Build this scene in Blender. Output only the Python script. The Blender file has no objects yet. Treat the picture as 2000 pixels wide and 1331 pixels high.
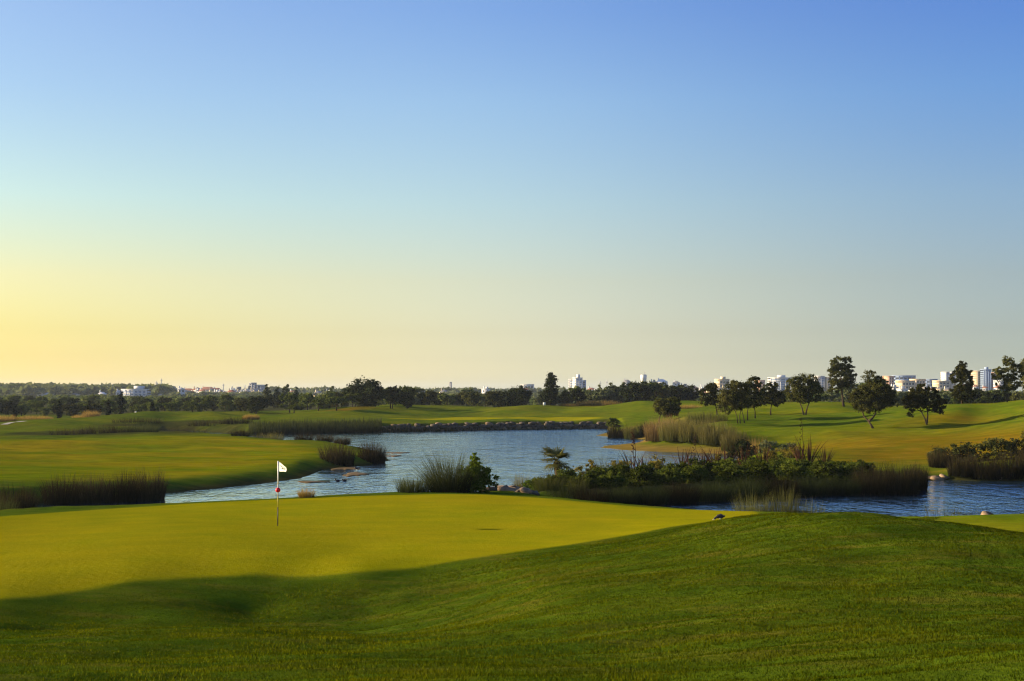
import bpy, math, random
import numpy as np
from mathutils import Vector

# ------------------------------------------------------------------ camera, sky, sun, exposure
sc = bpy.context.scene
CAMZ = 6.0                      # eye height above the lake surface (z = 0)
F = 2500.0                      # focal length in pixels of the 2000 px wide photograph (45 mm lens)
HOR = 766.0
TILT = math.atan((HOR - 665.5) / F)
cam = bpy.data.cameras.new('camera'); cam.lens = 45.0; cam.sensor_width = 36.0
cam.clip_start = 0.1; cam.clip_end = 30000
camo = bpy.data.objects.new('camera', cam); sc.collection.objects.link(camo)
camo.location = (0, 0, CAMZ); camo.rotation_euler = (math.pi / 2 + TILT, 0, 0)
sc.camera = camo

SUN_EL = math.radians(15.5)
SUN_AZ = math.radians(-82.0)    # from the view direction (+Y), negative = to the left
sdir = Vector((math.sin(SUN_AZ) * math.cos(SUN_EL), math.cos(SUN_AZ) * math.cos(SUN_EL), math.sin(SUN_EL)))
sun = bpy.data.lights.new('sun', 'SUN'); sun.energy = 5.0; sun.angle = math.radians(0.5); sun.color = (1.0, 0.80, 0.52)
suno = bpy.data.objects.new('sun', sun); sc.collection.objects.link(suno)
suno.rotation_euler = sdir.to_track_quat('Z', 'Y').to_euler()

world = bpy.data.worlds.new('World'); sc.world = world; world.use_nodes = True
wt = world.node_tree; wt.nodes.clear()
def wn(t, **k):
    n = wt.nodes.new(t)
    for a, b in k.items(): setattr(n, a, b)
    return n
sky = wn('ShaderNodeTexSky', sky_type='NISHITA', sun_disc=False)
sky.sun_elevation = SUN_EL; sky.sun_rotation = SUN_AZ
sky.altitude = 0; sky.air_density = 1.0; sky.dust_density = 1.0; sky.ozone_density = 1.0
bg = wn('ShaderNodeBackground'); bg.inputs['Strength'].default_value = 0.13
wo = wn('ShaderNodeOutputWorld')
def wmath(op, a, b=None, clamp=False):
    n = wn('ShaderNodeMath', operation=op, use_clamp=clamp)
    for i, v in enumerate((a, b)):
        if v is None: continue
        if isinstance(v, (int, float)): n.inputs[i].default_value = v
        else: wt.links.new(v, n.inputs[i])
    return n.outputs[0]
SKYTINT = True
if SKYTINT:
    tc = wn('ShaderNodeTexCoord'); sep = wn('ShaderNodeSeparateXYZ')
    wt.links.new(tc.outputs['Generated'], sep.inputs[0])
    dot = wn('ShaderNodeVectorMath', operation='DOT_PRODUCT'); wt.links.new(tc.outputs['Generated'], dot.inputs[0])
    dot.inputs[1].default_value = (math.sin(SUN_AZ), math.cos(SUN_AZ), 0)
    # colour of the dusty evening air by height, on the sun's side and on the far side
    SUNSIDE = [(0.0064, (1.40, 1.28, 0.72)), (0.0264, (1.12, 0.99, 0.54)), (0.0464, (1.07, 0.92, 0.47)), (0.0862, (1.2, 0.992, 0.613)),
               (0.1455, (1.073, 1.1, 0.961)), (0.2224, (0.924, 1.011, 1.129)), (0.2887, (0.906, 0.994, 1.205))]
    FARSIDE = [(0.0064, (0.932, 1.12, 1.5)), (0.0264, (0.657, 0.786, 1.1)), (0.0464, (0.591, 0.663, 0.888)), (0.0862, (0.603, 0.641, 0.788)),
               (0.1455, (0.587, 0.697, 0.915)), (0.2224, (0.461, 0.693, 1.125)), (0.2887, (0.39, 0.613, 1.203))]
    AHEAD = [(0.0064, (1.6, 1.7, 1.85)), (0.0264, (1.256, 1.267, 1.40)), (0.0464, (1.156, 1.082, 1.095)), (0.0862, (1.2, 1.063, 0.948)),
             (0.1455, (1.13, 1.15, 1.136)), (0.2224, (1.02, 1.15, 1.327)), (0.2887, (0.812, 1.003, 1.40))]
    zf = wmath('MULTIPLY', sep.outputs['Z'], 2.0, True)
    ramps = []
    for stops in (SUNSIDE, AHEAD, FARSIDE):
        r = wn('ShaderNodeValToRGB'); wt.links.new(zf, r.inputs[0]); cr = r.color_ramp
        for i, (z_, c_) in enumerate(stops):
            e = cr.elements[i] if i < 2 else cr.elements.new(z_ * 2)
            e.position = z_ * 2; e.color = tuple(x * 0.5 for x in c_) + (1,)
        ramps.append(r.outputs[0])
    def turn(d0, d1):
        n = wn('ShaderNodeMapRange', interpolation_type='SMOOTHSTEP'); wt.links.new(dot.outputs['Value'], n.inputs[0])
        n.inputs[1].default_value = d0; n.inputs[2].default_value = d1; n.inputs[3].default_value = 0.0; n.inputs[4].default_value = 1.0; return n.outputs[0]
    ma = wn('ShaderNodeMix', data_type='RGBA'); wt.links.new(turn(0.60, 0.04), ma.inputs['Factor']); wt.links.new(ramps[0], ma.inputs['A']); wt.links.new(ramps[1], ma.inputs['B'])
    m0 = wn('ShaderNodeMix', data_type='RGBA'); wt.links.new(turn(0.24, -0.34), m0.inputs['Factor']); wt.links.new(ma.outputs['Result'], m0.inputs['A']); wt.links.new(ramps[2], m0.inputs['B'])
    m1 = wn('ShaderNodeMix', data_type='RGBA', blend_type='MULTIPLY'); m1.inputs['Factor'].default_value = 1
    wt.links.new(sky.outputs[0], m1.inputs['A']); wt.links.new(m0.outputs['Result'], m1.inputs['B'])
    wt.links.new(m1.outputs['Result'], bg.inputs[0])
else:
    wt.links.new(sky.outputs[0], bg.inputs[0])
wt.links.new(bg.outputs[0], wo.inputs[0])
sc.view_settings.view_transform = 'Standard'; sc.view_settings.look = 'None'
sc.view_settings.gamma = 1; sc.view_settings.use_curve_mapping = False
sc.view_settings.exposure = 1.4
sc.render.engine = 'CYCLES'
cy = sc.cycles
cy.use_denoising = True; cy.filter_width = 1.2
cy.max_bounces = 6; cy.diffuse_bounces = 2; cy.glossy_bounces = 3; cy.transmission_bounces = 3
cy.volume_bounces = 0; cy.transparent_max_bounces = 4; cy.caustics_reflective = False; cy.caustics_refractive = False
cy.sample_clamp_indirect = 4

# ------------------------------------------------------------------ helpers
rng = np.random.default_rng(7)
COL = sc.collection
ct, st = math.cos(TILT), math.sin(TILT)
def ray(u, v):
    a = (u - 1000) / F; b = (665.5 - v) / F
    return np.array([a, ct - b * st, st + b * ct])
def at(u, v, Y):
    d = ray(u, v); s = Y / d[1]
    return np.array([d[0] * s, Y, CAMZ + d[2] * s])
def atz(u, v, z):
    d = ray(u, v); s = (z - CAMZ) / d[2]
    return np.array([d[0] * s, d[1] * s, z])
def col(u, Y, v=800): return at(u, v, Y)[0]
def sstep(x, a, b):
    t = np.clip((x - a) / (b - a), 0, 1); return t * t * (3 - 2 * t)

_lat = np.random.default_rng(3).random((256, 256))
def vnoise(x, y):
    xi = np.floor(x).astype(int); yi = np.floor(y).astype(int)
    fx = x - xi; fy = y - yi; fx = fx * fx * (3 - 2 * fx); fy = fy * fy * (3 - 2 * fy)
    g = lambda i, j: _lat[i & 255, j & 255]
    return ((g(xi, yi) * (1 - fx) + g(xi + 1, yi) * fx) * (1 - fy) + (g(xi, yi + 1) * (1 - fx) + g(xi + 1, yi + 1) * fx) * fy) * 2 - 1
def fbm(x, y, o=4):
    r = 0; a = 1.0
    for k in range(o):
        r = r + a * vnoise(x + 17.3 * k, y + 9.1 * k); x = x * 2.03; y = y * 2.03; a *= 0.5
    return r

def poly_sd(px, py, poly):
    """signed distance to a closed polygon, negative inside"""
    poly = np.asarray(poly, float); n = len(poly)
    d2 = np.full(px.shape, 1e18); inside = np.zeros(px.shape, bool)
    for i in range(n):
        ax, ay = poly[i]; bx, by = poly[(i + 1) % n]
        ex, ey = bx - ax, by - ay
        t = np.clip(((px - ax) * ex + (py - ay) * ey) / (ex * ex + ey * ey + 1e-12), 0, 1)
        d2 = np.minimum(d2, (px - ax - t * ex) ** 2 + (py - ay - t * ey) ** 2)
        cond = (ay > py) != (by > py)
        xi = ax + (py - ay) / ((by - ay) if by != ay else 1e-12) * ex
        inside ^= cond & (px < xi)
    d = np.sqrt(d2); return np.where(inside, -d, d)

def link(o, parent=None):
    COL.objects.link(o)
    if parent is not None: o.parent = parent
    return o
def tag(o, label=None, cat=None, group=None, kind=None):
    if label: o['label'] = label
    if cat: o['category'] = cat
    if group: o['group'] = group
    if kind: o['kind'] = kind
    return o
def thing(name, loc, label, cat, group=None, rz=0, scale=1):
    o = bpy.data.objects.new(name, None); o.empty_display_size = 0.2
    o.location = loc; o.rotation_euler = (0, 0, rz); o.scale = (scale,) * 3 if np.isscalar(scale) else scale
    link(o); return tag(o, label, cat, group)
def mesh_data(name, V, Q=None, T=None, smooth=False, attrs=None):
    me = bpy.data.meshes.new(name)
    V = np.asarray(V, np.float32)
    Q = np.zeros((0, 4), int) if Q is None else np.asarray(Q, int).reshape(-1, 4)
    T = np.zeros((0, 3), int) if T is None else np.asarray(T, int).reshape(-1, 3)
    me.vertices.add(len(V)); me.vertices.foreach_set('co', V.ravel())
    me.loops.add(Q.size + T.size)
    me.loops.foreach_set('vertex_index', np.concatenate([Q.ravel(), T.ravel()]).astype(np.int32))
    nf = len(Q) + len(T); me.polygons.add(nf)
    me.polygons.foreach_set('loop_start', np.concatenate([np.arange(len(Q)) * 4, Q.size + np.arange(len(T)) * 3]).astype(np.int32))
    if smooth: me.polygons.foreach_set('use_smooth', np.ones(nf, bool))
    if attrs:
        for k, a in attrs.items():
            a = np.asarray(a, np.float32)
            if a.ndim == 1:
                at_ = me.attributes.new(k, 'FLOAT', 'POINT'); at_.data.foreach_set('value', a)
            else:
                at_ = me.attributes.new(k, 'FLOAT_COLOR', 'POINT'); at_.data.foreach_set('color', a.ravel())
    me.update(calc_edges=True); me.validate(clean_customdata=False)
    return me
def obj(name, me, mat=None, parent=None):
    o = bpy.data.objects.new(name, me)
    if mat is not None and not me.materials: me.materials.append(mat)
    return link(o, parent)

class MB:
    """collects boxes, tubes and loose polygons for one mesh"""
    def __init__(s): s.V = []; s.Q = []; s.T = []; s.A = []; s.n = 0
    def add(s, V, Q=None, T=None, tone=None):
        V = np.asarray(V, float).reshape(-1, 3)
        if Q is not None and len(Q): s.Q.append(np.asarray(Q).reshape(-1, 4) + s.n)
        if T is not None and len(T): s.T.append(np.asarray(T).reshape(-1, 3) + s.n)
        s.V.append(V); s.n += len(V)
        s.A.append(np.full(len(V), 0.5) if tone is None else np.broadcast_to(np.asarray(tone, float), (len(V),)))
        return s
    def box(s, x0, x1, y0, y1, z0, z1):
        v = [(x, y, z) for z in (z0, z1) for y in (y0, y1) for x in (x0, x1)]
        return s.add(v, [(0, 2, 3, 1), (4, 5, 7, 6), (0, 1, 5, 4), (2, 6, 7, 3), (0, 4, 6, 2), (1, 3, 7, 5)])
    def tube(s, pts, rad, sides=7, cap=True, tone=None):
        pts = np.asarray(pts, float); n = len(pts)
        tan = np.gradient(pts, axis=0); tan /= np.linalg.norm(tan, axis=1)[:, None] + 1e-9
        ref = np.array([0.9, 0.1, 0.05]) if abs(tan[0][2]) > 0.6 else np.array([0, 0, 1.0])
        a = np.cross(tan, ref); a /= np.linalg.norm(a, axis=1)[:, None] + 1e-9
        b = np.cross(tan, a)
        th = np.arange(sides) / sides * 2 * math.pi
        rad = np.broadcast_to(np.asarray(rad, float), (n,))
        V = pts[:, None, :] + rad[:, None, None] * (np.cos(th)[None, :, None] * a[:, None, :] + np.sin(th)[None, :, None] * b[:, None, :])
        Q = [(i * sides + j, i * sides + (j + 1) % sides, (i + 1) * sides + (j + 1) % sides, (i + 1) * sides + j) for i in range(n - 1) for j in range(sides)]
        V = V.reshape(-1, 3); T = []
        if cap:
            V = np.vstack([V, pts[0], pts[-1]]); k = n * sides
            for j in range(sides):
                T.append((k, (j + 1) % sides, j)); T.append((k + 1, (n - 1) * sides + j, (n - 1) * sides + (j + 1) % sides))
        return s.add(V, Q, T, tone)
    def data(s, name, smooth=False):
        return mesh_data(name, np.vstack(s.V), np.vstack(s.Q) if s.Q else None, np.vstack(s.T) if s.T else None, smooth, {'tone': np.concatenate(s.A)})
    def build(s, name, mat, parent=None, smooth=False):
        return obj(name, s.data(name, smooth), mat, parent)

# ------------------------------------------------------------------ materials
def nmat(name):
    m = bpy.data.materials.new(name); m.use_nodes = True; t = m.node_tree; t.nodes.clear()
    out = t.nodes.new('ShaderNodeOutputMaterial'); return m, t, out
def N(t, typ, **k):
    n = t.nodes.new(typ)
    for a, b in k.items(): setattr(n, a, b)
    return n
def sock(t, v, s):
    if isinstance(v, (int, float)): s.default_value = v
    elif isinstance(v, tuple): s.default_value = v if len(v) == len(s.default_value) else (*v, 1)
    else: t.links.new(v, s)
def mth(t, op, a, b=0.0, c=None, clamp=False):
    n = N(t, 'ShaderNodeMath', operation=op, use_clamp=clamp)
    sock(t, a, n.inputs[0]); sock(t, b, n.inputs[1])
    if c is not None: sock(t, c, n.inputs[2])
    return n.outputs[0]
def mix(t, f, a, b, blend='MIX'):
    n = N(t, 'ShaderNodeMix', data_type='RGBA', blend_type=blend)
    sock(t, f, n.inputs['Factor']); sock(t, a, n.inputs['A']); sock(t, b, n.inputs['B']); return n.outputs['Result']
def noise(t, scale, detail=3, rough=0.55, vec=None, dist=0.0):
    n = N(t, 'ShaderNodeTexNoise'); n.inputs['Scale'].default_value = scale; n.inputs['Detail'].default_value = detail
    n.inputs['Roughness'].default_value = rough; n.inputs['Distortion'].default_value = dist
    if vec is not None: t.links.new(vec, n.inputs['Vector'])
    return n.outputs['Fac']
def mrange(t, v, a, b, c=0.0, d=1.0):
    n = N(t, 'ShaderNodeMapRange'); sock(t, v, n.inputs[0])
    for i, x in enumerate((a, b, c, d)): n.inputs[i + 1].default_value = x
    return n.outputs[0]
def mapping(t, vec, scale=(1, 1, 1), rot=(0, 0, 0)):
    n = N(t, 'ShaderNodeMapping'); t.links.new(vec, n.inputs[0]); n.inputs['Scale'].default_value = scale; n.inputs['Rotation'].default_value = rot
    return n.outputs[0]
def attr(t, name, out='Fac'):
    return N(t, 'ShaderNodeAttribute', attribute_name=name).outputs[out]
def bump(t, h, strength, dist):
    n = N(t, 'ShaderNodeBump'); n.inputs['Strength'].default_value = strength; n.inputs['Distance'].default_value = dist
    t.links.new(h, n.inputs['Height']); return n.outputs[0]
def pbsdf(t, out, color, rough=0.8, spec=0.2, normal=None):
    p = N(t, 'ShaderNodeBsdfPrincipled'); sock(t, color, p.inputs['Base Color']); sock(t, rough, p.inputs['Roughness'])
    p.inputs['Specular IOR Level'].default_value = spec
    if normal is not None: t.links.new(normal, p.inputs['Normal'])
    t.links.new(p.outputs[0], out.inputs[0]); return p

def leafmat(name, ca, cb, transl=0.35, var=0.35):
    """foliage: colour runs ca..cb by a per-leaf value, plants differ a little, light passes through"""
    m, t, out = nmat(name)
    oi = N(t, 'ShaderNodeObjectInfo')
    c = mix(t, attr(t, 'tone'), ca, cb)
    c = mix(t, 1.0, c, mix(t, oi.outputs['Random'], (1 - var, 1 - var, 1 - var), (1 + var, 1 + var, 1 + var)), 'MULTIPLY')
    d = N(t, 'ShaderNodeBsdfDiffuse'); t.links.new(c, d.inputs[0])
    tr = N(t, 'ShaderNodeBsdfTranslucent'); t.links.new(mix(t, 1.0, c, (1.15, 1.1, 0.6), 'MULTIPLY'), tr.inputs[0])
    ms = N(t, 'ShaderNodeMixShader'); ms.inputs[0].default_value = transl
    t.links.new(d.outputs[0], ms.inputs[1]); t.links.new(tr.outputs[0], ms.inputs[2]); t.links.new(ms.outputs[0], out.inputs[0])
    return m
def plain(name, color, rough=0.8, var=0.12, scale=3.0, spec=0.2, bmp=0.0):
    m, t, out = nmat(name)
    tc = N(t, 'ShaderNodeTexCoord').outputs['Object']
    n = noise(t, scale, 4, 0.6, tc)
    c = mix(t, n, tuple(x * (1 - var) for x in color), tuple(min(1, x * (1 + var)) for x in color))
    oi = N(t, 'ShaderNodeObjectInfo').outputs['Random']
    c = mix(t, 1.0, c, mix(t, oi, (0.9, 0.9, 0.9), (1.08, 1.08, 1.08)), 'MULTIPLY')
    pbsdf(t, out, c, rough, spec, bump(t, n, bmp, 0.05) if bmp else None); return m

M = {}
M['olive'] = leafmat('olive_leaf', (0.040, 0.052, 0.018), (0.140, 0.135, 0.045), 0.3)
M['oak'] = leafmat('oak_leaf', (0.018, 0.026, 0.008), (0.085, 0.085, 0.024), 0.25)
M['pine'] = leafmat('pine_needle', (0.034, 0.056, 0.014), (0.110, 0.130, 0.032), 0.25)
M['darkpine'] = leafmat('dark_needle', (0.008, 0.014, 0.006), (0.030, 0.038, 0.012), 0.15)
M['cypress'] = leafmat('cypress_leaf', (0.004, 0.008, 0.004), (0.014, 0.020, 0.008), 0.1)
M['greyleaf'] = leafmat('grey_green_leaf', (0.045, 0.066, 0.034), (0.125, 0.140, 0.070), 0.3)
M['shrub'] = leafmat('shrub_leaf', (0.016, 0.030, 0.005), (0.095, 0.115, 0.018), 0.35)
M['brightshrub'] = leafmat('bright_shrub_leaf', (0.04, 0.08, 0.008), (0.12, 0.17, 0.02), 0.4, 0.15)
M['yellowshrub'] = leafmat('yellow_shrub_leaf', (0.06, 0.065, 0.01), (0.19, 0.15, 0.03), 0.4, 0.2)
M['rush'] = leafmat('rush_stem', (0.003, 0.005, 0.002), (0.070, 0.052, 0.026), 0.2)  # shade at the stem foot painted near-black; brown tips are dry growth
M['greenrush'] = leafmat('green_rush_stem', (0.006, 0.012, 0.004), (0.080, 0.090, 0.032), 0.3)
M['palereed'] = leafmat('pale_reed_stem', (0.020, 0.030, 0.008), (0.13, 0.13, 0.045), 0.4)
M['buffreed'] = leafmat('buff_reed_stem', (0.07, 0.055, 0.025), (0.30, 0.20, 0.10), 0.4, 0.2)
M['mixreed'] = leafmat('mixed_reed_stem', (0.035, 0.045, 0.014), (0.20, 0.17, 0.065), 0.4, 0.25)
M['gold'] = leafmat('golden_grass', (0.10, 0.07, 0.02), (0.38, 0.26, 0.09), 0.4, 0.1)
M['flax'] = leafmat('flax_leaf', (0.016, 0.009, 0.008), (0.062, 0.028, 0.020), 0.2, 0.25)
M['palm'] = leafmat('palm_leaf', (0.035, 0.045, 0.010), (0.14, 0.13, 0.035), 0.3, 0.1)
M['bark'] = plain('bark', (0.046, 0.033, 0.022), 0.95, 0.35, 6, 0.1, 0.6)
M['darkbark'] = plain('dark_bark', (0.026, 0.020, 0.015), 0.95, 0.35, 6, 0.1, 0.6)
M['thatch'] = plain('palm_thatch', (0.045, 0.030, 0.016), 0.95, 0.4, 9, 0.1, 0.6)
M['stone'] = plain('stone', (0.10, 0.078, 0.058), 0.9, 0.5, 2.5, 0.2, 0.8)
M['palestone'] = plain('pale_stone', (0.24, 0.165, 0.10), 0.9, 0.45, 2.5, 0.2, 0.8)
M['white'] = plain('white_paint', (0.80, 0.79, 0.76), 0.6, 0.04)
M['grey'] = plain('grey_paint', (0.42, 0.42, 0.40), 0.6, 0.05)
M['yellow'] = plain('yellow_paint', (0.34, 0.30, 0.03), 0.6, 0.05)
M['black'] = plain('dark_paint', (0.035, 0.033, 0.03), 0.5, 0.05)
M['red'] = plain('red_paint', (0.55, 0.015, 0.03), 0.45, 0.05)
M['flagcloth'] = leafmat('flag_cloth', (0.80, 0.78, 0.74), (0.80, 0.78, 0.74), 0.3, 0.0)
M['feather'] = plain('dark_feather', (0.022, 0.018, 0.026), 0.6, 0.3, 20)
M['bill'] = plain('pale_bill', (0.65, 0.60, 0.42), 0.5, 0.05)
M['wall_white'] = plain('white_render', (0.62, 0.61, 0.60), 0.8, 0.06, 0.4)
M['wall_cream'] = plain('cream_render', (0.62, 0.50, 0.34), 0.8, 0.06, 0.4)
M['wall_pink'] = plain('pink_render', (0.58, 0.36, 0.25), 0.8, 0.06, 0.4)
M['wall_blue'] = plain('blue_grey_render', (0.24, 0.31, 0.45), 0.8, 0.06, 0.4)
M['wall_grey'] = plain('grey_render', (0.42, 0.42, 0.43), 0.8, 0.06, 0.4)
M['glass'] = plain('window_glass', (0.05, 0.06, 0.08), 0.25, 0.2, 1, 0.5)
M['tile'] = plain('roof_tile', (0.30, 0.12, 0.07), 0.9, 0.25, 1.5)
M['slate'] = plain('grey_roof', (0.20, 0.20, 0.21), 0.85, 0.15, 1.5)
M['algae'] = plain('algae', (0.085, 0.052, 0.014), 0.85, 0.4, 0.9, 0.2, 0.5)
M['concrete'] = plain('pale_concrete', (0.50, 0.47, 0.42), 0.85, 0.1, 1)

# ------------------------------------------------------------------ the lie of the land
def W(u, v): return tuple(atz(u, v, 0.0)[:2])
def D(u, Y): return (col(u, Y, 900), Y)
LAKE = [D(-420, 60), D(0, 55), D(320, 58), D(600, 61), D(850, 63.5), D(940, 65.5), D(990, 69), D(1010, 74), D(1045, 81), D(1150, 85),
        D(1300, 93), D(1420, 106), W(1455, 889), W(1400, 886.5), W(1300, 883), W(1215, 879.5), W(1172, 874.5), W(1185, 871), W(1235, 866.5), W(1275, 862),
        W(1262, 858.5), W(1205, 855.5), W(1166, 851), W(1172, 848.5), W(1192, 845), W(1186, 837.5), W(1080, 838.6), W(950, 840.2), W(840, 842.3), W(740, 843.5), W(600, 846),
        W(500, 848), W(440, 846), W(370, 841), W(310, 840), W(285, 843.5), W(330, 850), W(440, 859), W(520, 866), W(570, 867), W(640, 871), W(700, 873.5),
        W(745, 885), W(765, 899), W(730, 907), W(690, 913), W(640, 917), W(612, 926), W(585, 935), W(500, 946), W(320, 965), W(100, 984), W(-150, 1000), W(-420, 1012)]
POND = [D(1090, 67), D(1180, 61.5), D(1300, 56.5), D(1450, 53.5), D(1700, 52), D(2000, 52.5), D(2400, 50), D(2700, 50), W(2700, 948), W(2300, 944), W(2000, 941), W(1900, 939.5), W(1830, 937.5),
        W(1803, 941), W(1800, 955), W(1772, 965), W(1700, 967), W(1600, 968), W(1500, 973), W(1400, 979), W(1260, 986), W(1150, 991)]
CP = []                                   # measured points of the ground (x, y, z)
def cp(*rows):
    for u, v, Y in rows: CP.append(at(u, v, Y))
def cz(*rows):
    for u, Y, z in rows: CP.append(np.array([col(u, Y), Y, z]))
CP += [np.array(p, float) for p in [(0, 0, 4.25), (-10, 0, 4.1), (10, 0, 4.5), (0, -14, 4.8), (-18, -14, 4.6), (18, -14, 5), (-25, 6, 3.4), (25, 6, 4.4)]]
cp((-300, 1331, 13), (0, 1331, 13), (500, 1331, 13), (1000, 1331, 13), (1500, 1331, 12.5), (2000, 1331, 11.5), (2300, 1331, 11),
   (-300, 1262, 20), (0, 1262, 20), (200, 1235, 23.5), (500, 1228, 24.3), (400, 1265, 19.5), (800, 1262, 19.5), (1200, 1272, 18), (1600, 1258, 17.3), (2000, 1236, 17.3), (1800, 1246, 17.3),
   (-300, 1240, 24), (0, 1216, 26), (120, 1210, 27.3), (250, 1203, 28.0), (500, 1196, 29.3), (700, 1192, 29.4), (900, 1169, 29.3), (1100, 1150, 26), (1300, 1128, 26), (1500, 1108, 26), (1700, 1108, 26), (2000, 1128, 25), (2300, 1160, 23),
   (-300, 1195, 27), (0, 1160, 28.7), (250, 1131, 30.6), (500, 1117, 31.8), (700, 1116, 31.8), (900, 1098, 33.2), (1100, 1073, 35.2), (1250, 1050, 37.2), (1400, 1024, 40),
   (1450, 1016, 38), (1520, 1008, 36.5), (1600, 1003, 35.5), (1680, 1005, 34.5), (1750, 1011, 33.5), (1900, 1028, 31.5), (2000, 1042, 30), (2300, 1090, 27),
   (545, 1027, 43), (0, 1100, 33.5), (0, 1040, 42), (0, 1013, 47), (400, 985, 52.5), (650, 974, 54.5), (850, 967, 56), (950, 973, 54.2), (1150, 994.5, 49), (1350, 1010, 45.7), (950, 1033, 42), (700, 1070, 36.5), (-300, 1035, 43),
   (1900, 1023, 45), (2000, 1009, 47.5), (1850, 1006, 48), (2000, 1037, 42.5), (2300, 1020, 46))
cz((1500, 42, 1.7), (1600, 42, 1.62), (1700, 41, 1.6), (1600, 48, 1.45), (1800, 38, 1.75), (2000, 36.5, 1.8), (2300, 33, 2.0))
cz((1100, 74, .5), (1300, 78, .6), (1500, 84, .7), (1700, 85, .6), (1450, 108, .65), (1380, 122, .5), (1250, 168, .6), (1230, 190, .9))
cp((1600, 905, 95), (1800, 900, 97), (2000, 880, 98), (2300, 850, 98), (1600, 870, 115), (1800, 862, 115), (2000, 840, 118), (1500, 852, 128), (1703, 838, 130), (1808, 828, 132), (1900, 815, 135),
   (2000, 785, 140), (1870, 798.5, 138), (1750, 814, 138), (1600, 826, 140), (1450, 827.5, 140), (1380, 836, 135), (2300, 745, 145))
cz((2300, 190, 4.2), (2000, 180, 3.3), (1870, 185, 2.7), (1750, 180, 2.6))
cp((1568, 812, 162), (1505, 813, 167), (1390, 812, 172), (1640, 797, 197), (1300, 820, 165), (1590, 789, 222), (1480, 797, 215), (1350, 795, 235), (1250, 786, 252), (1180, 801, 240), (1200, 826, 200),
   (1180, 817, 214), (1000, 817.5, 216), (800, 818.5, 214), (900, 818, 215), (740, 796.5, 252), (650, 808, 235), (640, 815, 217), (720, 814, 222), (900, 802, 250), (860, 811, 234), (1060, 795, 264), (1000, 802, 252), (960, 812, 235), (1120, 797, 264), (1100, 809, 236), (560, 818, 217), (500, 818, 217), (1230, 808, 222))
cp((480, 815, 232), (400, 809, 236), (260, 808, 238), (330, 818, 220), (300, 826, 206), (100, 822.5, 205), (0, 838, 185), (150, 836, 186), (0, 829, 200), (0, 815, 262), (200, 813, 272), (-300, 832, 200),
   (0, 853, 148), (200, 851, 150), (430, 851.5, 150), (560, 877, 124), (300, 880, 118), (0, 880, 115), (0, 930, 80), (250, 940, 78), (500, 916, 92), (600, 897, 104), (-300, 900, 95))
for u in range(-700, 2701, 425): cz((u, 330, 1.6), (u, 520, 1.4))
for u, z in [(-700, 5), (0, 7), (500, 3), (1000, 2), (1500, 3), (2000, 5), (2700, 5)]: cz((u, 1500, z), (u, 4000, z + 4))
CP = np.array(CP)
def warp(x, y):
    d = np.maximum(y, -14) + 24
    return x / d * 2.2, np.log(d)
def tps(r2): return np.where(r2 > 1e-12, 0.5 * r2 * np.log(np.maximum(r2, 1e-12)), 0)
wx, wy = warp(CP[:, 0], CP[:, 1])
K = tps((wx[:, None] - wx) ** 2 + (wy[:, None] - wy) ** 2) + np.eye(len(wx)) * 2e-4
Pm = np.stack([np.ones_like(wx), wx, wy], 1)
A = np.block([[K, Pm], [Pm.T, np.zeros((3, 3))]])
sol = np.linalg.solve(A, np.concatenate([CP[:, 2], np.zeros(3)]))
def land0(x, y):
    sh = x.shape; a, b = warp(x.ravel(), y.ravel()); r = np.empty_like(a)
    for i in range(0, len(a), 40000):
        s = slice(i, i + 40000)
        r[s] = tps((a[s, None] - wx) ** 2 + (b[s, None] - wy) ** 2) @ sol[:len(wx)] + sol[-3] + a[s] * sol[-2] + b[s] * sol[-1]
    return r.reshape(sh)
GREEN = [atz(u, v, 1.58)[:2] for u, v in [(-500, 1245), (-250, 1195), (0, 1160), (130, 1143), (250, 1131), (370, 1122), (500, 1117), (700, 1116), (800, 1108), (900, 1098), (1000, 1086), (1100, 1073), (1250, 1050), (1400, 1022)]] + \
        [D(1500, 42.5), D(1470, 50), D(1350, 50.0), D(1250, 51), D(1150, 53), D(1050, 55.5), D(950, 57), D(850, 56.6), D(650, 55.4), D(400, 53.4), D(200, 51), D(0, 47.8), D(-300, 44), D(-600, 41)]
TONGUE = [D(1720, 40), D(1850, 47.5), D(2000, 47), D(2500, 45), D(2500, 35), D(2000, 36)]
FAIRL = [D(-500, 70), D(60, 76), D(300, 80), D(480, 90), D(560, 98), D(612, 106), D(640, 118), D(600, 132), D(530, 143), D(440, 148), D(0, 147), D(-500, 145)]
FARGREEN = [D(745, 215), D(800, 221), D(900, 224), D(1050, 226), D(1150, 224), D(1178, 216), D(1000, 213.5), D(800, 212.5)]
MOUNDS = [(722, 247, 5.5, 7, .8), (865, 238, 7, 6, -.7), (945, 237, 5, 5, -.35), (1010, 248, 6, 6, .5), (1252, 247, 6, 7, .8), (1205, 233, 5, 5, -.4), (105, 198, 6, 5, .6), (285, 230, 7, 6, .7), (430, 230, 6, 6, .6), (350, 224, 4, 5, -.5),
          (1610, 180, 7, 6, .7), (1545, 178, 5, 5, -.4), (1480, 190, 5, 6, .5), (1680, 152, 7, 5, .45), (1560, 146, 6, 4, .35), (1900, 127, 7, 5, .3), (1780, 112, 8, 4, .25), (120, 128, 10, 6, .3), (330, 134, 9, 6, .25), (200, 104, 12, 5, .2)]
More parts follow.
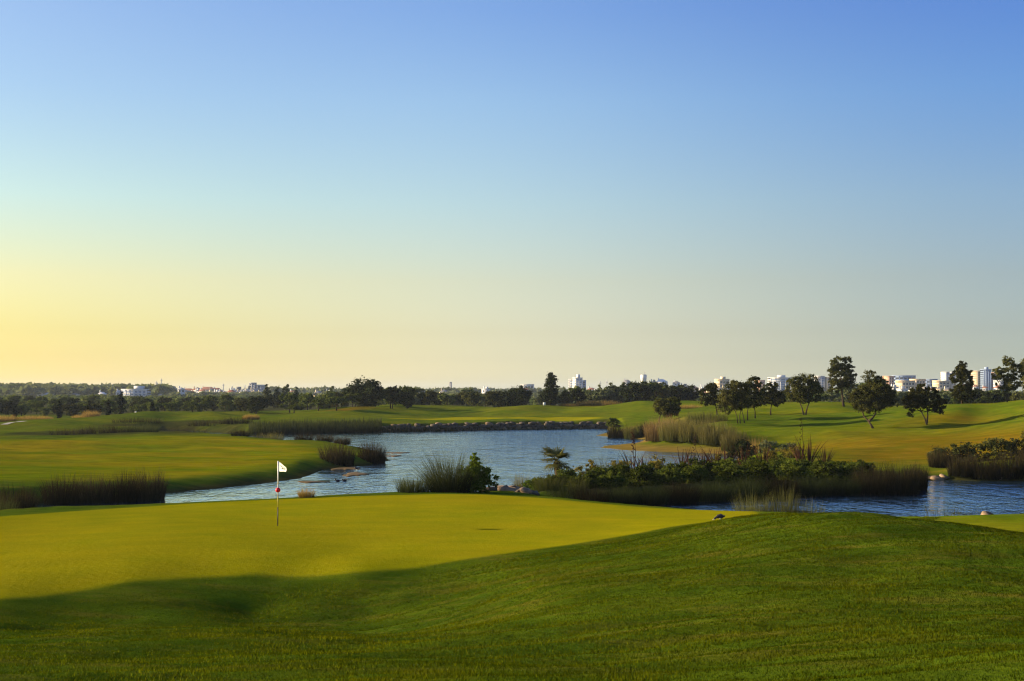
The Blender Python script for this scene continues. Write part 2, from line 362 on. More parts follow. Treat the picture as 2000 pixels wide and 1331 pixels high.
def height(x, y):
    z = land0(x, y)
    far = sstep(y, 300, 420)
    z = z + 0.25 * fbm(x / 60, y / 60, 3) * sstep(y, 70, 140) * (1 - 0.5 * far)
    sg = poly_sd(x, y, GREEN)
    rough = sstep(sg, 0.3, 2.5) * (1 - sstep(y, 60, 90))
    # old mower lines and settled ground in the rough: long low ridges
    ang = 0.35
    xr = x * math.cos(ang) + y * math.sin(ang); yr = -x * math.sin(ang) + y * math.cos(ang)
    z = z + rough * (0.062 * fbm(xr / 3.4, yr / 0.7, 3) + 0.05 * fbm(x / 4.5 + 31, y / 4.5, 2))
    z = z + 0.03 * fbm(x / 7, y / 7, 2) * (1 - sstep(y, 60, 90)) * (1 - rough)
    hills = sstep(y, 85, 110)
    z = z + hills * (1 - far) * (0.17 * fbm(x / 8 + 5, y / 7, 3) + 0.45 * sstep(y, 218, 240) * fbm(x / 12 + 2, y / 20 + 7, 2))
    for u_, y_, rx_, ry_, h_ in MOUNDS:
        z = z + h_ * np.exp(-((x - col(u_, y_)) / rx_) ** 2 - ((y - y_) / ry_) ** 2)
    z = np.maximum(z, 0.28)
    sl = poly_sd(x, y, LAKE); sp = poly_sd(x, y, POND)
    sd = np.minimum(sl, sp) + 0.25 * fbm(x / 2.3, y / 2.3, 2) * sstep(y, 60, 70)
    w = np.where(y < 66, 4.2, 2.6)
    wallz = (y > 196) & (x > -24) & (x < 17)
    w = np.where(wallz, 0.5, w)
    spit = (x > 5.5) & (x < 34) & (y > 112) & (y < 190)
    w = np.where(spit, np.where(y < 150, 13.0, 5.0), w)
    return np.where(sd > 0, 0.01 + (z - 0.01) * sstep(sd, -0.05 * w, w), np.maximum(sd * 0.45, -1.6))

def axis_y():
    ys = list(np.arange(-30, 8, 1.5)); y = 8.0
    while y < 330: ys.append(y); y += max(0.26, 0.0062 * y)
    while y < 5200: ys.append(y); y *= 1.05
    ys.append(5400); return np.array(ys)
def axis_x():
    xs = [0.0]; d = 0.26
    while xs[-1] < 4200:
        xs.append(xs[-1] + d)
        if xs[-1] > 12: d *= 1.011 if xs[-1] < 130 else 1.09
    xs = np.array(xs); return np.concatenate([-xs[:0:-1], xs])
GX, GY = axis_x(), axis_y()
XX, YY = np.meshgrid(GX, GY)
ZZ = height(XX, YY)
def gz(x, y):
    """ground height, from the sheet itself"""
    i = np.clip(np.searchsorted(GX, x) - 1, 0, len(GX) - 2); j = np.clip(np.searchsorted(GY, y) - 1, 0, len(GY) - 2)
    fx = (x - GX[i]) / (GX[i + 1] - GX[i]); fy = (y - GY[j]) / (GY[j + 1] - GY[j])
    return (ZZ[j, i] * (1 - fx) + ZZ[j, i + 1] * fx) * (1 - fy) + (ZZ[j + 1, i] * (1 - fx) + ZZ[j + 1, i + 1] * fx) * fy
def on(u, Y, dz=0.0):
    x = col(u, Y, 820 if Y > 100 else 940); return (x, Y, float(gz(x, Y)) + dz)
nx, ny = len(GX), len(GY)
idx = np.arange(nx * ny).reshape(ny, nx)
Qd = np.stack([idx[:-1, :-1], idx[:-1, 1:], idx[1:, 1:], idx[1:, :-1]], -1).reshape(-1, 4)
# kinds of turf: R fine-mown, G fairway, B dry
px, py = XX.ravel(), YY.ravel()
woods0 = sstep(py, 275, 300)
fine = np.maximum.reduce([1 - sstep(poly_sd(px, py, GREEN), -0.25, 0.25), 1 - sstep(poly_sd(px, py, FARGREEN), -0.8, 0.8)])
fair = np.maximum(1 - sstep(poly_sd(px, py, FAIRL), -2.5, 2.5), 0.45 * (1 - sstep(poly_sd(px, py, TONGUE), -1, 1)))
fair = np.maximum(fair, 0.3 * sstep(py, 98, 130) * (1 - woods0) * sstep(vnoise(px / 11 + 3, py / 16), -0.7, 0.5))
DRY = [D(1480, 122), D(1560, 108), D(1590, 92), D(1900, 92), D(2500, 95), D(2500, 128), D(2000, 122), D(1850, 127), D(1700, 126), D(1600, 128)]
dry = 0.85 * (1 - sstep(poly_sd(px, py, DRY), -9, 6))
dry = np.maximum(dry, 0.75 * sstep(px, 30, 52) * sstep(py, 126, 134) * (1 - sstep(py, 140, 150)) * sstep(vnoise(px / 9, py / 4), -0.2, 0.6))
dry = np.maximum(dry, 0.8 * (1 - sstep(np.hypot((px - col(1190, 268)) / 9, (py - 268) / 9), 0.6, 1.2)))          # straw at the wood's edge
dry = np.maximum(dry, 0.9 * (1 - sstep(np.hypot((px - col(180, 240)) / 5, (py - 240) / 9), 0.5, 1.2)))
dry = np.maximum(dry, 0.8 * (1 - sstep(np.hypot((px - col(675, 243)) / 6, (py - 246) / 8), 0.5, 1.2)))
dry = np.maximum(dry, 0.8 * (1 - sstep(np.hypot((px - col(60, 230)) / 16, (py - 232) / 10), 0.5, 1.2)))
sl_all = np.minimum(poly_sd(px, py, LAKE), poly_sd(px, py, POND))
mud = (1 - sstep(sl_all, 0.2, 1.6)) * 0.9
spitm = (px > 5) & (px < 36) & (py > 110) & (py < 190)
sand = spitm * (1 - sstep(sl_all, 2.5, 5.5))
BANK = [D(1000, 69), D(1150, 68), D(1400, 71), D(1600, 74.5), D(1790, 77), D(1800, 86), D(1700, 90), D(1560, 95), D(1440, 104), D(1300, 92), D(1150, 84), D(1045, 80)]
mud = np.maximum(mud, 0.85 * (1 - sstep(poly_sd(px, py, BANK), -1.5, 1.0)))
SCRUB = [D(-100, 157), D(300, 157), D(480, 163), D(490, 200), D(480, 216), D(330, 214), D(230, 208), D(120, 176), D(-100, 172)]
mud = np.maximum(mud, 0.75 * (1 - sstep(poly_sd(px, py, SCRUB), -3, 2)) * sstep(vnoise(px / 5, py / 7), -0.7, 0.2))
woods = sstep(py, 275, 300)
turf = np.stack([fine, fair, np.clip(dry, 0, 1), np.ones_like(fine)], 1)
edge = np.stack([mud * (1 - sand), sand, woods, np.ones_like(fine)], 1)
gme = mesh_data('ground', np.stack([px, py, ZZ.ravel()], 1), Qd, smooth=True, attrs={'turf': turf, 'edge': edge})

def ground_mat():
    m, t, out = nmat('turf')
    pos = N(t, 'ShaderNodeNewGeometry').outputs['Position']
    s1 = N(t, 'ShaderNodeSeparateColor'); t.links.new(attr(t, 'turf', 'Color'), s1.inputs[0])
    s2 = N(t, 'ShaderNodeSeparateColor'); t.links.new(attr(t, 'edge', 'Color'), s2.inputs[0])
    big = noise(t, 0.09, 4, 0.6, pos); mid = noise(t, 0.55, 4, 0.6, pos); fine_n = noise(t, 14, 4, 0.7, pos)
    streak = noise(t, 1.0, 4, 0.65, mapping(t, pos, (0.35, 1.6, 1), (0, 0, -0.35)))
    rough = mix(t, mrange(t, mid, 0.3, 0.7), (0.045, 0.085, 0.005), (0.085, 0.120, 0.006))
    rough = mix(t, mrange(t, streak, 0.5, 0.72), rough, (0.125, 0.115, 0.012))
    green = mix(t, mrange(t, mid, 0.3, 0.7), (0.215, 0.215, 0.003), (0.275, 0.245, 0.004))
    green = mix(t, mrange(t, big, 0.45, 0.65, 0, 0.6), green, (0.285, 0.225, 0.005))
    fw = mix(t, mrange(t, noise(t, 0.16, 3, 0.5, mapping(t, pos, (0.5, 1, 1))), 0.35, 0.68), (0.125, 0.160, 0.002), (0.235, 0.180, 0.004))
    dryc = mix(t, mrange(t, noise(t, 0.35, 4, 0.65, mapping(t, pos, (0.6, 1, 1))), 0.3, 0.7), (0.105, 0.080, 0.002), (0.180, 0.090, 0.005))
    c = mix(t, s1.outputs[1], rough, fw)
    c = mix(t, s1.outputs[0], c, green)
    c = mix(t, mth(t, 'MULTIPLY', s1.outputs[2], mrange(t, mid, 0.2, 0.6, 0.5, 1)), c, dryc)
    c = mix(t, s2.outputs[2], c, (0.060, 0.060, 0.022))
    c = mix(t, s2.outputs[1], c, mix(t, mid, (0.13, 0.095, 0.018), (0.20, 0.14, 0.035)))
    c = mix(t, s2.outputs[0], c, (0.035, 0.030, 0.012))
    c = mix(t, 1.0, c, mix(t, fine_n, (0.62, 0.62, 0.62), (1.38, 1.38, 1.38)), 'MULTIPLY')
    # worn and lush patches
    mot = mrange(t, noise(t, 0.8, 6, 0.65, mapping(t, pos, (0.55, 1.1, 1), (0, 0, -0.2))), 0.3, 0.7, 0.0, 1.0)
    c = mix(t, 1.0, c, mix(t, mth(t, 'ADD', mth(t, 'MULTIPLY', mot, mth(t, 'SUBTRACT', 1.0, mth(t, 'MULTIPLY', s1.outputs[0], 0.6))), mth(t, 'MULTIPLY', s1.outputs[0], 0.3)), (0.70, 0.72, 0.70), (1.28, 1.24, 1.2)), 'MULTIPLY')
    # blades of grass at two sizes, finer on the mown green
    h = mth(t, 'ADD', mth(t, 'MULTIPLY', noise(t, 30, 3, 0.7, pos), 0.6), mth(t, 'MULTIPLY', noise(t, 5, 3, 0.6, pos), 1.0))
    b1 = bump(t, h, 1.0, 0.022)
    d = N(t, 'ShaderNodeBsdfDiffuse'); t.links.new(c, d.inputs[0]); t.links.new(b1, d.inputs['Normal']); d.inputs['Roughness'].default_value = 0.6
    sh = N(t, 'ShaderNodeBsdfSheen') if hasattr(bpy.types, 'ShaderNodeBsdfSheen') else None
    t.links.new(d.outputs[0], out.inputs[0]); return m
ground = tag(obj('ground', gme, ground_mat()), kind='structure', label='rolling golf course turf with green, fairways and rough')

def water_mat():
    m, t, out = nmat('lake_water')
    pos = N(t, 'ShaderNodeNewGeometry').outputs['Position']
    sp = N(t, 'ShaderNodeSeparateXYZ'); t.links.new(pos, sp.inputs[0])
    # wind ripples, calmer in the sheltered arm on the left
    calm = mrange(t, mth(t, 'ADD', sp.outputs[0], mth(t, 'MULTIPLY', noise(t, 0.06, 3, 0.6, pos), 14.0)), -14.0, 8.0, 0.22, 1.0)
    gust = mrange(t, noise(t, 0.035, 3, 0.55, mapping(t, pos, (1.6, 0.5, 1), (0, 0, 0.5))), 0.38, 0.62, 0.55, 1.0)
    r1 = noise(t, 1.1, 3, 0.6, mapping(t, pos, (1.0, 0.55, 1), (0, 0, 0.3)), 0.6)
    r2 = noise(t, 4.0, 2, 0.6, mapping(t, pos, (1.0, 0.6, 1), (0, 0, -0.2)), 0.4)
    r3 = noise(t, 0.42, 3, 0.6, mapping(t, pos, (1.0, 0.45, 1), (0, 0, 0.25)), 0.5)
    h = mth(t, 'ADD', mth(t, 'ADD', mth(t, 'MULTIPLY', r1, 0.26), mth(t, 'MULTIPLY', r2, 0.11)), mth(t, 'MULTIPLY', r3, 0.55))
    lee = mrange(t, sp.outputs[1], 64.0, 98.0, 0.60, 1.0)
    h = mth(t, 'MULTIPLY', h, mth(t, 'MULTIPLY', mth(t, 'MULTIPLY', calm, gust), lee))
    nrm = bump(t, h, 1.0, 1.0)
    fr = N(t, 'ShaderNodeFresnel'); fr.inputs['IOR'].default_value = 1.55; t.links.new(nrm, fr.inputs['Normal'])
    d = N(t, 'ShaderNodeBsdfDiffuse'); d.inputs[0].default_value = (0.012, 0.030, 0.055, 1)
    g = N(t, 'ShaderNodeBsdfGlossy'); g.inputs['Color'].default_value = (0.78, 0.93, 1.0, 1); g.inputs['Roughness'].default_value = 0.05; t.links.new(nrm, g.inputs['Normal'])
    ms = N(t, 'ShaderNodeMixShader'); t.links.new(mth(t, 'POWER', fr.outputs[0], 0.55), ms.inputs[0]); t.links.new(d.outputs[0], ms.inputs[1]); t.links.new(g.outputs[0], ms.inputs[2]); t.links.new(ms.outputs[0], out.inputs[0])
    return m
wl = mesh_data('lake_water', [(-420, 40, 0), (420, 40, 0), (420, 330, 0), (-420, 330, 0)], [(0, 1, 2, 3)])
tag(obj('lake_water', wl, water_mat()), kind='structure', label='rippled blue lake winding between the fairways')

# ------------------------------------------------------------------ plant builders
def leaf_quads(C, size, r, tone=None, up=0.3, aspect=0.55):
    """one small folded leaf face per centre"""
    n = len(C)
    a = r.normal(size=(n, 3)); a[:, 2] *= 0.8; a /= np.linalg.norm(a, axis=1)[:, None]
    b = np.cross(a, r.normal(size=(n, 3)) + [0, 0, up]); b /= np.linalg.norm(b, axis=1)[:, None] + 1e-9
    s = size * r.uniform(0.6, 1.35, n)[:, None]
    V = np.stack([C - a * s, C + b * s * aspect, C + a * s, C - b * s * aspect], 1).reshape(-1, 3)
    Q = np.arange(4 * n).reshape(-1, 4)
    tone = r.random(n) if tone is None else tone
    return V, Q, np.repeat(tone, 4)
def crown_mesh(name, lobes, n, leaf, seed, clump=0.16, hollow=0.45, zmin=None, nclump=None):
    """lobes (cx,cy,cz,rx,ry,rz): leaves gathered in many small clumps through each lobe's volume"""
    r = np.random.default_rng(seed)
    L = np.array(lobes, float); vol = np.prod(L[:, 3:], axis=1) ** 0.85; p = vol / vol.sum()
    k = nclump or max(40, n // 38)
    li = r.choice(len(L), k, p=p)
    d = r.normal(size=(k, 3)); d /= np.linalg.norm(d, axis=1)[:, None]
    rad = hollow + (1 - hollow) * r.random(k) ** 0.6
    cc = L[li, :3] + d * rad[:, None] * L[li, 3:]
    ctone = r.uniform(0.0, 0.75, k)
    ci = r.integers(0, k, n)
    sig = clump * np.mean(L[:, 3:]) * r.uniform(0.6, 1.5, k)
    C = cc[ci] + r.normal(size=(n, 3)) * sig[ci][:, None] * [1, 1, 0.7]
    if zmin is not None: C[:, 2] = np.maximum(C[:, 2], zmin + 0.02 * r.random(n))
    V, Q, T = leaf_quads(C, leaf, r, np.clip(ctone[ci] + r.uniform(-0.1, 0.3, n), 0, 1))
    return mesh_data(name, V, Q, attrs={'tone': T})
def limb_path(a, b, bend, r, k=5):
    t = np.linspace(0, 1, k)[:, None]; a = np.asarray(a, float); b = np.asarray(b, float)
    L = np.linalg.norm(b - a)
    return a + (b - a) * t + np.sin(t * math.pi) * (np.asarray(bend) * L) + r.normal(size=(k, 3)) * 0.015 * L * np.sin(t * math.pi)
def trunk_mesh(name, stems, lobes, seed, r0, twigs=7):
    """stems: lists of points from the ground up; twigs run from stem ends to the lobes"""
    r = np.random.default_rng(seed); mb = MB(); L = np.array(lobes, float)
    for s_ in stems:
        P = np.array(s_, float)
        if len(P) == 2: P = limb_path(P[0], P[1], (0.05, 0, 0), r)
        rr = np.linspace(r0, r0 * 0.5, len(P)); rr[0] *= 1.35
        if P[0][2] < .05: P[0][2] -= 0.12
        mb.tube(P, rr, 7)
        for k in range(twigs):
            l = L[r.integers(len(L))]
            e = l[:3] + r.normal(size=3) * 0.3 * l[3:]
            f = P[-1] * 0.75 + P[-2] * 0.25 if k % 2 else P[-1]
            mb.tube(limb_path(f, e, (0, 0, -0.06), r), np.linspace(r0 * 0.45, r0 * 0.10, 5), 5)
    return mb.data(name, True)
def blades(n, h, spread, width, seed, lean=0.35, foot=0.3, curve=0.4, stiff=1.0, tip=(0.55, 1.0), ell=(1, 1), segs=3):
    """tapering stems rising from a foot and arching outwards; returns V, Q, tone"""
    r = np.random.default_rng(seed)
    th = r.random(n) * 2 * math.pi; rf = np.sqrt(r.random(n)) * foot
    bx, by = np.cos(th) * rf * ell[0], np.sin(th) * rf * ell[1]
    th2 = th + r.normal(size=n) * 0.6
    out = (0.15 + 0.85 * rf / max(foot, 1e-6)) * lean * r.uniform(0.3, 1.3, n)
    H = h * r.uniform(0.45, 1.08, n) * (1 - 0.30 * (rf / max(foot, 1e-6)) ** 2) * (1 + 0.16 * vnoise(bx / (foot * .35) + seed * 1.7, by / (foot * .35) + seed * .37))
    dx, dy = np.cos(th2) * out, np.sin(th2) * out
    w = width * r.uniform(0.7, 1.3, n); fa = r.random(n) * math.pi
    wx_, wy_ = np.cos(fa) * w, np.sin(fa) * w
    rows = []; tones = []; tt = r.uniform(*tip, n)
    for i in range(segs + 1):
        s_ = i / segs
        px_ = bx + dx * H * (s_ * 0.6 + curve * s_ ** 2.2) * spread
        py_ = by + dy * H * (s_ * 0.6 + curve * s_ ** 2.2) * spread
        pz_ = H * (s_ - 0.22 * curve * (out / max(lean, 1e-6)) * s_ ** 2.5 * (1 - stiff * 0.5)) - 0.06 * (i == 0)
        wd = (1 - s_) ** 0.7 * 0.5 + 0.06
        rows.append(np.stack([px_ - wx_ * wd, py_ - wy_ * wd, pz_], 1)); rows.append(np.stack([px_ + wx_ * wd, py_ + wy_ * wd, pz_], 1))
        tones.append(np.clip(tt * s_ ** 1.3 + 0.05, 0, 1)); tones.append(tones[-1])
    V = np.stack(rows, 1).reshape(-1, 3); m = 2 * (segs + 1)
    base = (np.arange(n) * m)[:, None]
    Q = np.concatenate([base + np.array([2 * i, 2 * i + 1, 2 * i + 3, 2 * i + 2]) for i in range(segs)], 0)
    return V, Q, np.stack(tones, 1).reshape(-1)
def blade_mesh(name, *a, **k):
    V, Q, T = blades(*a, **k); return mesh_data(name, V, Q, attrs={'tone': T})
def px2m(px, Y): return px * Y / F
def copy_thing(src, loc, rz, scale, label=None, group=None):
    c = src.copy(); link(c); c.location = loc; c.rotation_euler = (0, 0, rz); c.scale = (scale,) * 3 if np.isscalar(scale) else scale
    if label: c['label'] = label
    if group: c['group'] = group
    for ch in src.children:
        k = ch.copy(); link(k, c)
    return c

# ------------------------------------------------------------------ trees standing on the right-hand slope
def grown_tree(name, u, Y, label, lobes_px, stems_px, mat, n, leaf, seed, r0=0.11, bark='bark', clump=0.16, group='trees on the grassy slope', twigs=7):
    """lobes and stems given in photo pixels round the trunk foot: (du, dv, depth m, ru, rv) / (du, dv)"""
    p = on(u, Y); k = Y / F
    t = thing(name, p, label, 'tree', group)
    lobes = [(du * k, dd, dv * k, ru * k, ru * k * 0.9, rv * k) for du, dv, dd, ru, rv in lobes_px]
    stems = [[(a * k, (i - j * 0.5) * 0.25 * (i > 0), b * k) for i, (a, b) in enumerate(s_)] for j, s_ in enumerate(stems_px)]
    obj('trunk', trunk_mesh('trunk', stems, lobes, seed, r0 * .85, twigs), M[bark], t)
    obj('crown', crown_mesh('crown', lobes, int(n * 1.6), leaf * .78, seed + 1, clump * .8, .5, None, max(60, n // 36)), M[mat], t)
    return t
G1 = 'trees on the grassy slope'
grown_tree('olive_tree', 1303, 165, 'low bushy olive on paired stems standing behind the tall pale reeds',
           [(-12, 34, 0, 15, 15), (10, 36, .5, 18, 16), (0, 26, -.3, 22, 13), (15, 24, 0, 12, 12), (-10, 44, .3, 10, 7)],
           [[(-16, 0), (-15, 10), (-9, 24)], [(9, 0), (8, 12), (8, 24)]], 'oak', 6500, 0.13, 11, 0.10, 'darkbark')
grown_tree('cork_oak', 1401, 174, 'sparse dark oak with a one-sided crown behind the multi-stemmed olive',
           [(-18, 44, 0, 17, 18), (-8, 54, .4, 14, 10), (-3, 30, 0, 15, 11), (-24, 28, .2, 8, 9)], [[(0, 0), (-1, 14), (-4, 30)]], 'oak', 4500, 0.15, 21, 0.12, 'darkbark')
grown_tree('olive_tree', 1418, 170, 'small thin-stemmed tree half hidden by the multi-stemmed olive', [(4, 34, 0, 14, 14), (-8, 26, 0, 8, 8)], [[(0, 0), (0, 16), (3, 30)]], 'olive', 2200, 0.14, 25, 0.07, 'darkbark')
grown_tree('olive_tree', 1446, 140, 'broad olive on several slender stems above the reeds',
           [(-20, 50, 0, 22, 22), (-4, 64, .4, 22, 20), (-28, 34, -.3, 16, 16), (2, 42, 0, 24, 16), (6, 72, .2, 14, 11), (-14, 76, 0, 13, 8)],
           [[(-5, 0), (-6, 14), (-12, 34)], [(0, -1), (-1, 14), (4, 36)], [(8, 1), (6, 14), (2, 30)]], 'olive', 9000, 0.11, 31, 0.065)
grown_tree('olive_tree', 1463, 144, 'dark upright olive close beside the broad multi-stemmed one',
           [(2, 52, .3, 20, 22), (12, 70, .3, 15, 16), (8, 36, 0, 20, 12), (20, 54, 0, 10, 16)], [[(-3, 0), (-2, 18), (2, 36)], [(12, 4), (12, 18), (10, 34)]], 'oak', 6500, 0.12, 36, 0.075, 'darkbark')
grown_tree('olive_tree', 1506, 166, 'single-stemmed olive with a round crown casting shade on the turf',
           [(-4, 46, 0, 16, 16), (10, 34, 0, 18, 15), (-10, 32, 0, 13, 12), (4, 56, .3, 12, 9), (20, 40, .2, 9, 11)], [[(-1, 0), (0, 12), (4, 28)]], 'oak', 6500, 0.13, 41, 0.11)
grown_tree('cork_oak', 1571, 161, 'wide olive with a forked trunk and dense domed crown',
           [(-18, 50, 0, 20, 22), (4, 60, 0, 22, 20), (20, 46, .3, 20, 20), (-4, 36, -.2, 26, 13), (-34, 46, 0, 9, 10), (-10, 68, .2, 14, 10), (14, 70, 0, 12, 9)],
           [[(-1, 0), (-3, 12), (-10, 32)], [(2, 0), (6, 14), (14, 30)]], 'oak', 10500, 0.125, 51, 0.12)
grown_tree('cork_oak', 1647, 197, 'tallest tree on the slope with an open lobed crown and bare trunk',
           [(-8, 82, 0, 17, 14), (8, 90, .3, 10, 9), (14, 68, 0, 15, 15), (-4, 58, 0, 24, 20), (-14, 40, 0, 15, 14), (14, 48, .3, 14, 14), (-16, 74, .2, 12, 10), (4, 76, 0, 12, 10)],
           [[(1, 0), (0, 16), (-1, 34), (-2, 56)]], 'oak', 9500, 0.16, 61, 0.20, 'bark', 0.15)
grown_tree('olive_tree', 1706, 130.5, 'large round olive leaning on a forked V-shaped trunk',
           [(2, 66, 0, 32, 28), (-22, 58, 0, 22, 26), (22, 62, .3, 24, 24), (-4, 96, 0, 15, 14), (-8, 106, .2, 9, 9), (8, 88, .2, 14, 13), (-6, 46, -.3, 34, 16), (-34, 50, 0, 10, 14), (34, 58, .2, 11, 13)],
           [[(0, 0), (-5, 9), (-9, 16), (-15, 24), (-18, 42)], [(-8, 15), (-1, 20), (6, 28), (8, 44)]], 'oak', 15000, 0.105, 71, 0.13)
grown_tree('olive_tree', 1811, 131.5, 'olive on a slanting trunk with loose low-hanging foliage',
           [(-14, 52, 0, 24, 20), (8, 46, .3, 24, 18), (-30, 44, 0, 17, 18), (26, 40, 0, 13, 12), (-34, 26, -.2, 10, 10), (-6, 72, 0, 12, 9), (-26, 64, .2, 10, 9), (22, 26, .2, 9, 6), (10, 62, 0, 12, 9)],
           [[(0, 0), (-3, 12), (-10, 28)], [(-1, 4), (2, 18), (2, 34)]], 'oak', 10000, 0.105, 81, 0.105, 'darkbark')
grown_tree('poplar_tree', 1880, 151, 'narrow upright tree with a column-shaped crown on the ridge',
           [(0, 66, 0, 14, 16), (0, 44, 0, 21, 20), (2, 22, 0, 21, 18), (-12, 54, .2, 10, 12), (12, 58, .2, 11, 13), (2, 78, 0, 8, 7), (-12, 26, 0, 12, 12)], [[(0, 0), (0, 20), (1, 50)]], 'oak', 9500, 0.115, 91, 0.13)
grown_tree('eucalyptus_tree', 1968, 150, 'thin-stemmed gum tree with separate airy leaf clumps on the ridge',
           [(-16, 58, 0, 12, 14), (4, 72, 0, 12, 12), (6, 54, .3, 18, 14), (22, 62, 0, 12, 13), (-22, 44, 0, 7, 14), (10, 36, .2, 18, 14), (0, 84, 0, 8, 6), (-8, 24, 0, 10, 8)],
           [[(0, 0), (0, 20), (1, 46)], [(-1, 14), (-8, 26), (-18, 44)]], 'olive', 7500, 0.12, 95, 0.075)
grown_tree('eucalyptus_tree', 2012, 152, 'second gum tree with dense foliage at the ridge top beside the airy one',
           [(0, 50, 0, 20, 20), (-6, 68, 0, 14, 12), (4, 26, 0, 18, 15)], [[(0, 0), (0, 30), (0, 50)]], 'olive', 5500, 0.13, 98, 0.09)

# ------------------------------------------------------------------ trees of the far bank that stand out
def plain_tree(name, u, Y, label, vtop, wpx, mat, n, leaf, seed, shape='round', group=None, r0=0.13, trunk=0.2, bark='darkbark'):
    p = on(u, Y); top = at(u, vtop, Y)[2]; h = top - p[2]; w = px2m(wpx, Y) / 2
    t = thing(name, p, label, 'tree', group)
    r = np.random.default_rng(seed); lobes = []
    if shape == 'round':
        for k in range(9):
            a = r.random() * 6.28; q = r.uniform(0.2, 0.62)
            lobes.append((math.cos(a) * w * q, math.sin(a) * w * q, h * r.uniform(trunk + 0.22, 0.80), w * r.uniform(.36, .55), w * .5, h * r.uniform(.15, .22)))
        lobes.append((0, 0, h * 0.55, w * .7, w * .7, h * .30))
    elif shape == 'umbrella':
        for k in range(8):
            a = r.random() * 6.28; q = r.uniform(0.1, 0.68)
            lobes.append((math.cos(a) * w * q, math.sin(a) * w * q, h * (0.80 - 0.22 * q + r.uniform(-.05, .05)), w * r.uniform(.3, .45), w * .4, h * .15))
    elif shape == 'cone':
        for k in range(12):
            f = k / 11; rr = w * (1 - f) ** 0.75 * 0.72 + w * .10; a = r.random() * 6.28
            lobes.append((math.cos(a) * rr * .3, math.sin(a) * rr * .3, h * (trunk * .5 + .06 + (0.9 - trunk * .5) * f), rr, rr, h * .09))
    elif shape == 'cypress':
        for k in range(9):
            f = k / 8; lobes.append((0, 0, h * (.08 + .86 * f), w * (1.0 - 0.75 * f ** 2.2), w * (1.0 - .75 * f ** 2.2), h * .09))
    elif shape == 'mound':
        for k in range(10):
            a = r.random() * 6.28; q = r.uniform(0.2, 0.66)
            lobes.append((math.cos(a) * w * q, math.sin(a) * w * q, h * (0.72 - .55 * q * q + r.uniform(-.06, .06)), w * r.uniform(.3, .45), w * .4, h * .2))
        lobes.append((0, 0, h * .42, w * .75, w * .75, h * .36))
    obj('trunk', trunk_mesh('trunk', [[(0, 0, 0), (0.02 * w, 0, h * trunk), (0, 0.03 * w, h * 0.6)]], lobes, seed, r0, 5), M[bark], t)
    obj('crown', crown_mesh('crown', lobes, n, leaf, seed + 1, 0.2), M[mat], t)
    return t
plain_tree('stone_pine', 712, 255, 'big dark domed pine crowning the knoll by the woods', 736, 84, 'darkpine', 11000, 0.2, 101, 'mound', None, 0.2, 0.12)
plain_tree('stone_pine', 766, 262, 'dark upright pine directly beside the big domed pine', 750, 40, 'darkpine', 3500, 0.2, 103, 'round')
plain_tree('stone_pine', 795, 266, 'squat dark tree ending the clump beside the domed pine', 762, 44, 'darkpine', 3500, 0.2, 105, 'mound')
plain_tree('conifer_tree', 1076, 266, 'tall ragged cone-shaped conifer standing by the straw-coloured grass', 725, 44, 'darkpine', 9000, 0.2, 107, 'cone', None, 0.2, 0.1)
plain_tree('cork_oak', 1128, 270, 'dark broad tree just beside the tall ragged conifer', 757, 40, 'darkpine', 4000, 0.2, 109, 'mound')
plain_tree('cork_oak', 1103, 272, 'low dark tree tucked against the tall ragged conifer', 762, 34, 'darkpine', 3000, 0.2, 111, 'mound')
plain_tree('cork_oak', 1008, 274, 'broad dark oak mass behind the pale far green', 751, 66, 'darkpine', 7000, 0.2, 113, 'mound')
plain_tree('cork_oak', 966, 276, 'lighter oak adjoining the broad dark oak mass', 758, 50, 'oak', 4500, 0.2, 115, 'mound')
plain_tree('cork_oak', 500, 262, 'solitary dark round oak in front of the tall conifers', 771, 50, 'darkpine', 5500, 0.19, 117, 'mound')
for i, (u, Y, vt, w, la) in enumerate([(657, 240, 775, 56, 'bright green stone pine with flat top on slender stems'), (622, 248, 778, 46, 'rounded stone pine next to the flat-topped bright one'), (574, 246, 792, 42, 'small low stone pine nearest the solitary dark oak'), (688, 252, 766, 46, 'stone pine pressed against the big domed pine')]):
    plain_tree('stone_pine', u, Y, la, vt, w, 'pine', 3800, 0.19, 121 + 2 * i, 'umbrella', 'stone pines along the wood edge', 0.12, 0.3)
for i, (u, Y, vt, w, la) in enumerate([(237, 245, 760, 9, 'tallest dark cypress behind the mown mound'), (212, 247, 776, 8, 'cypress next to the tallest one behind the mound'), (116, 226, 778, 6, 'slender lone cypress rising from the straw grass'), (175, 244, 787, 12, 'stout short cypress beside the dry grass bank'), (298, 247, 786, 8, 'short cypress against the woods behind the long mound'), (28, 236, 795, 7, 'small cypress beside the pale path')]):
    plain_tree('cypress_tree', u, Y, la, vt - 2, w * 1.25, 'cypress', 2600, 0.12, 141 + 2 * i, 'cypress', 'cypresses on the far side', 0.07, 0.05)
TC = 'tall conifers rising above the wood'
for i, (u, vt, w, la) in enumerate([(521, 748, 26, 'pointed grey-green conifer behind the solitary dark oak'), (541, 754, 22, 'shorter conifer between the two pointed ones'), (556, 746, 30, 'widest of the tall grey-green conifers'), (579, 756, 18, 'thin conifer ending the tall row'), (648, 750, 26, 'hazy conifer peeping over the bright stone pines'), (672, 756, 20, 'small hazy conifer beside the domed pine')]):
    plain_tree('conifer_tree', u, 345, la, vt, w, 'greyleaf', 2600, 0.26, 161 + 2 * i, 'cone', TC, 0.15, 0.1)

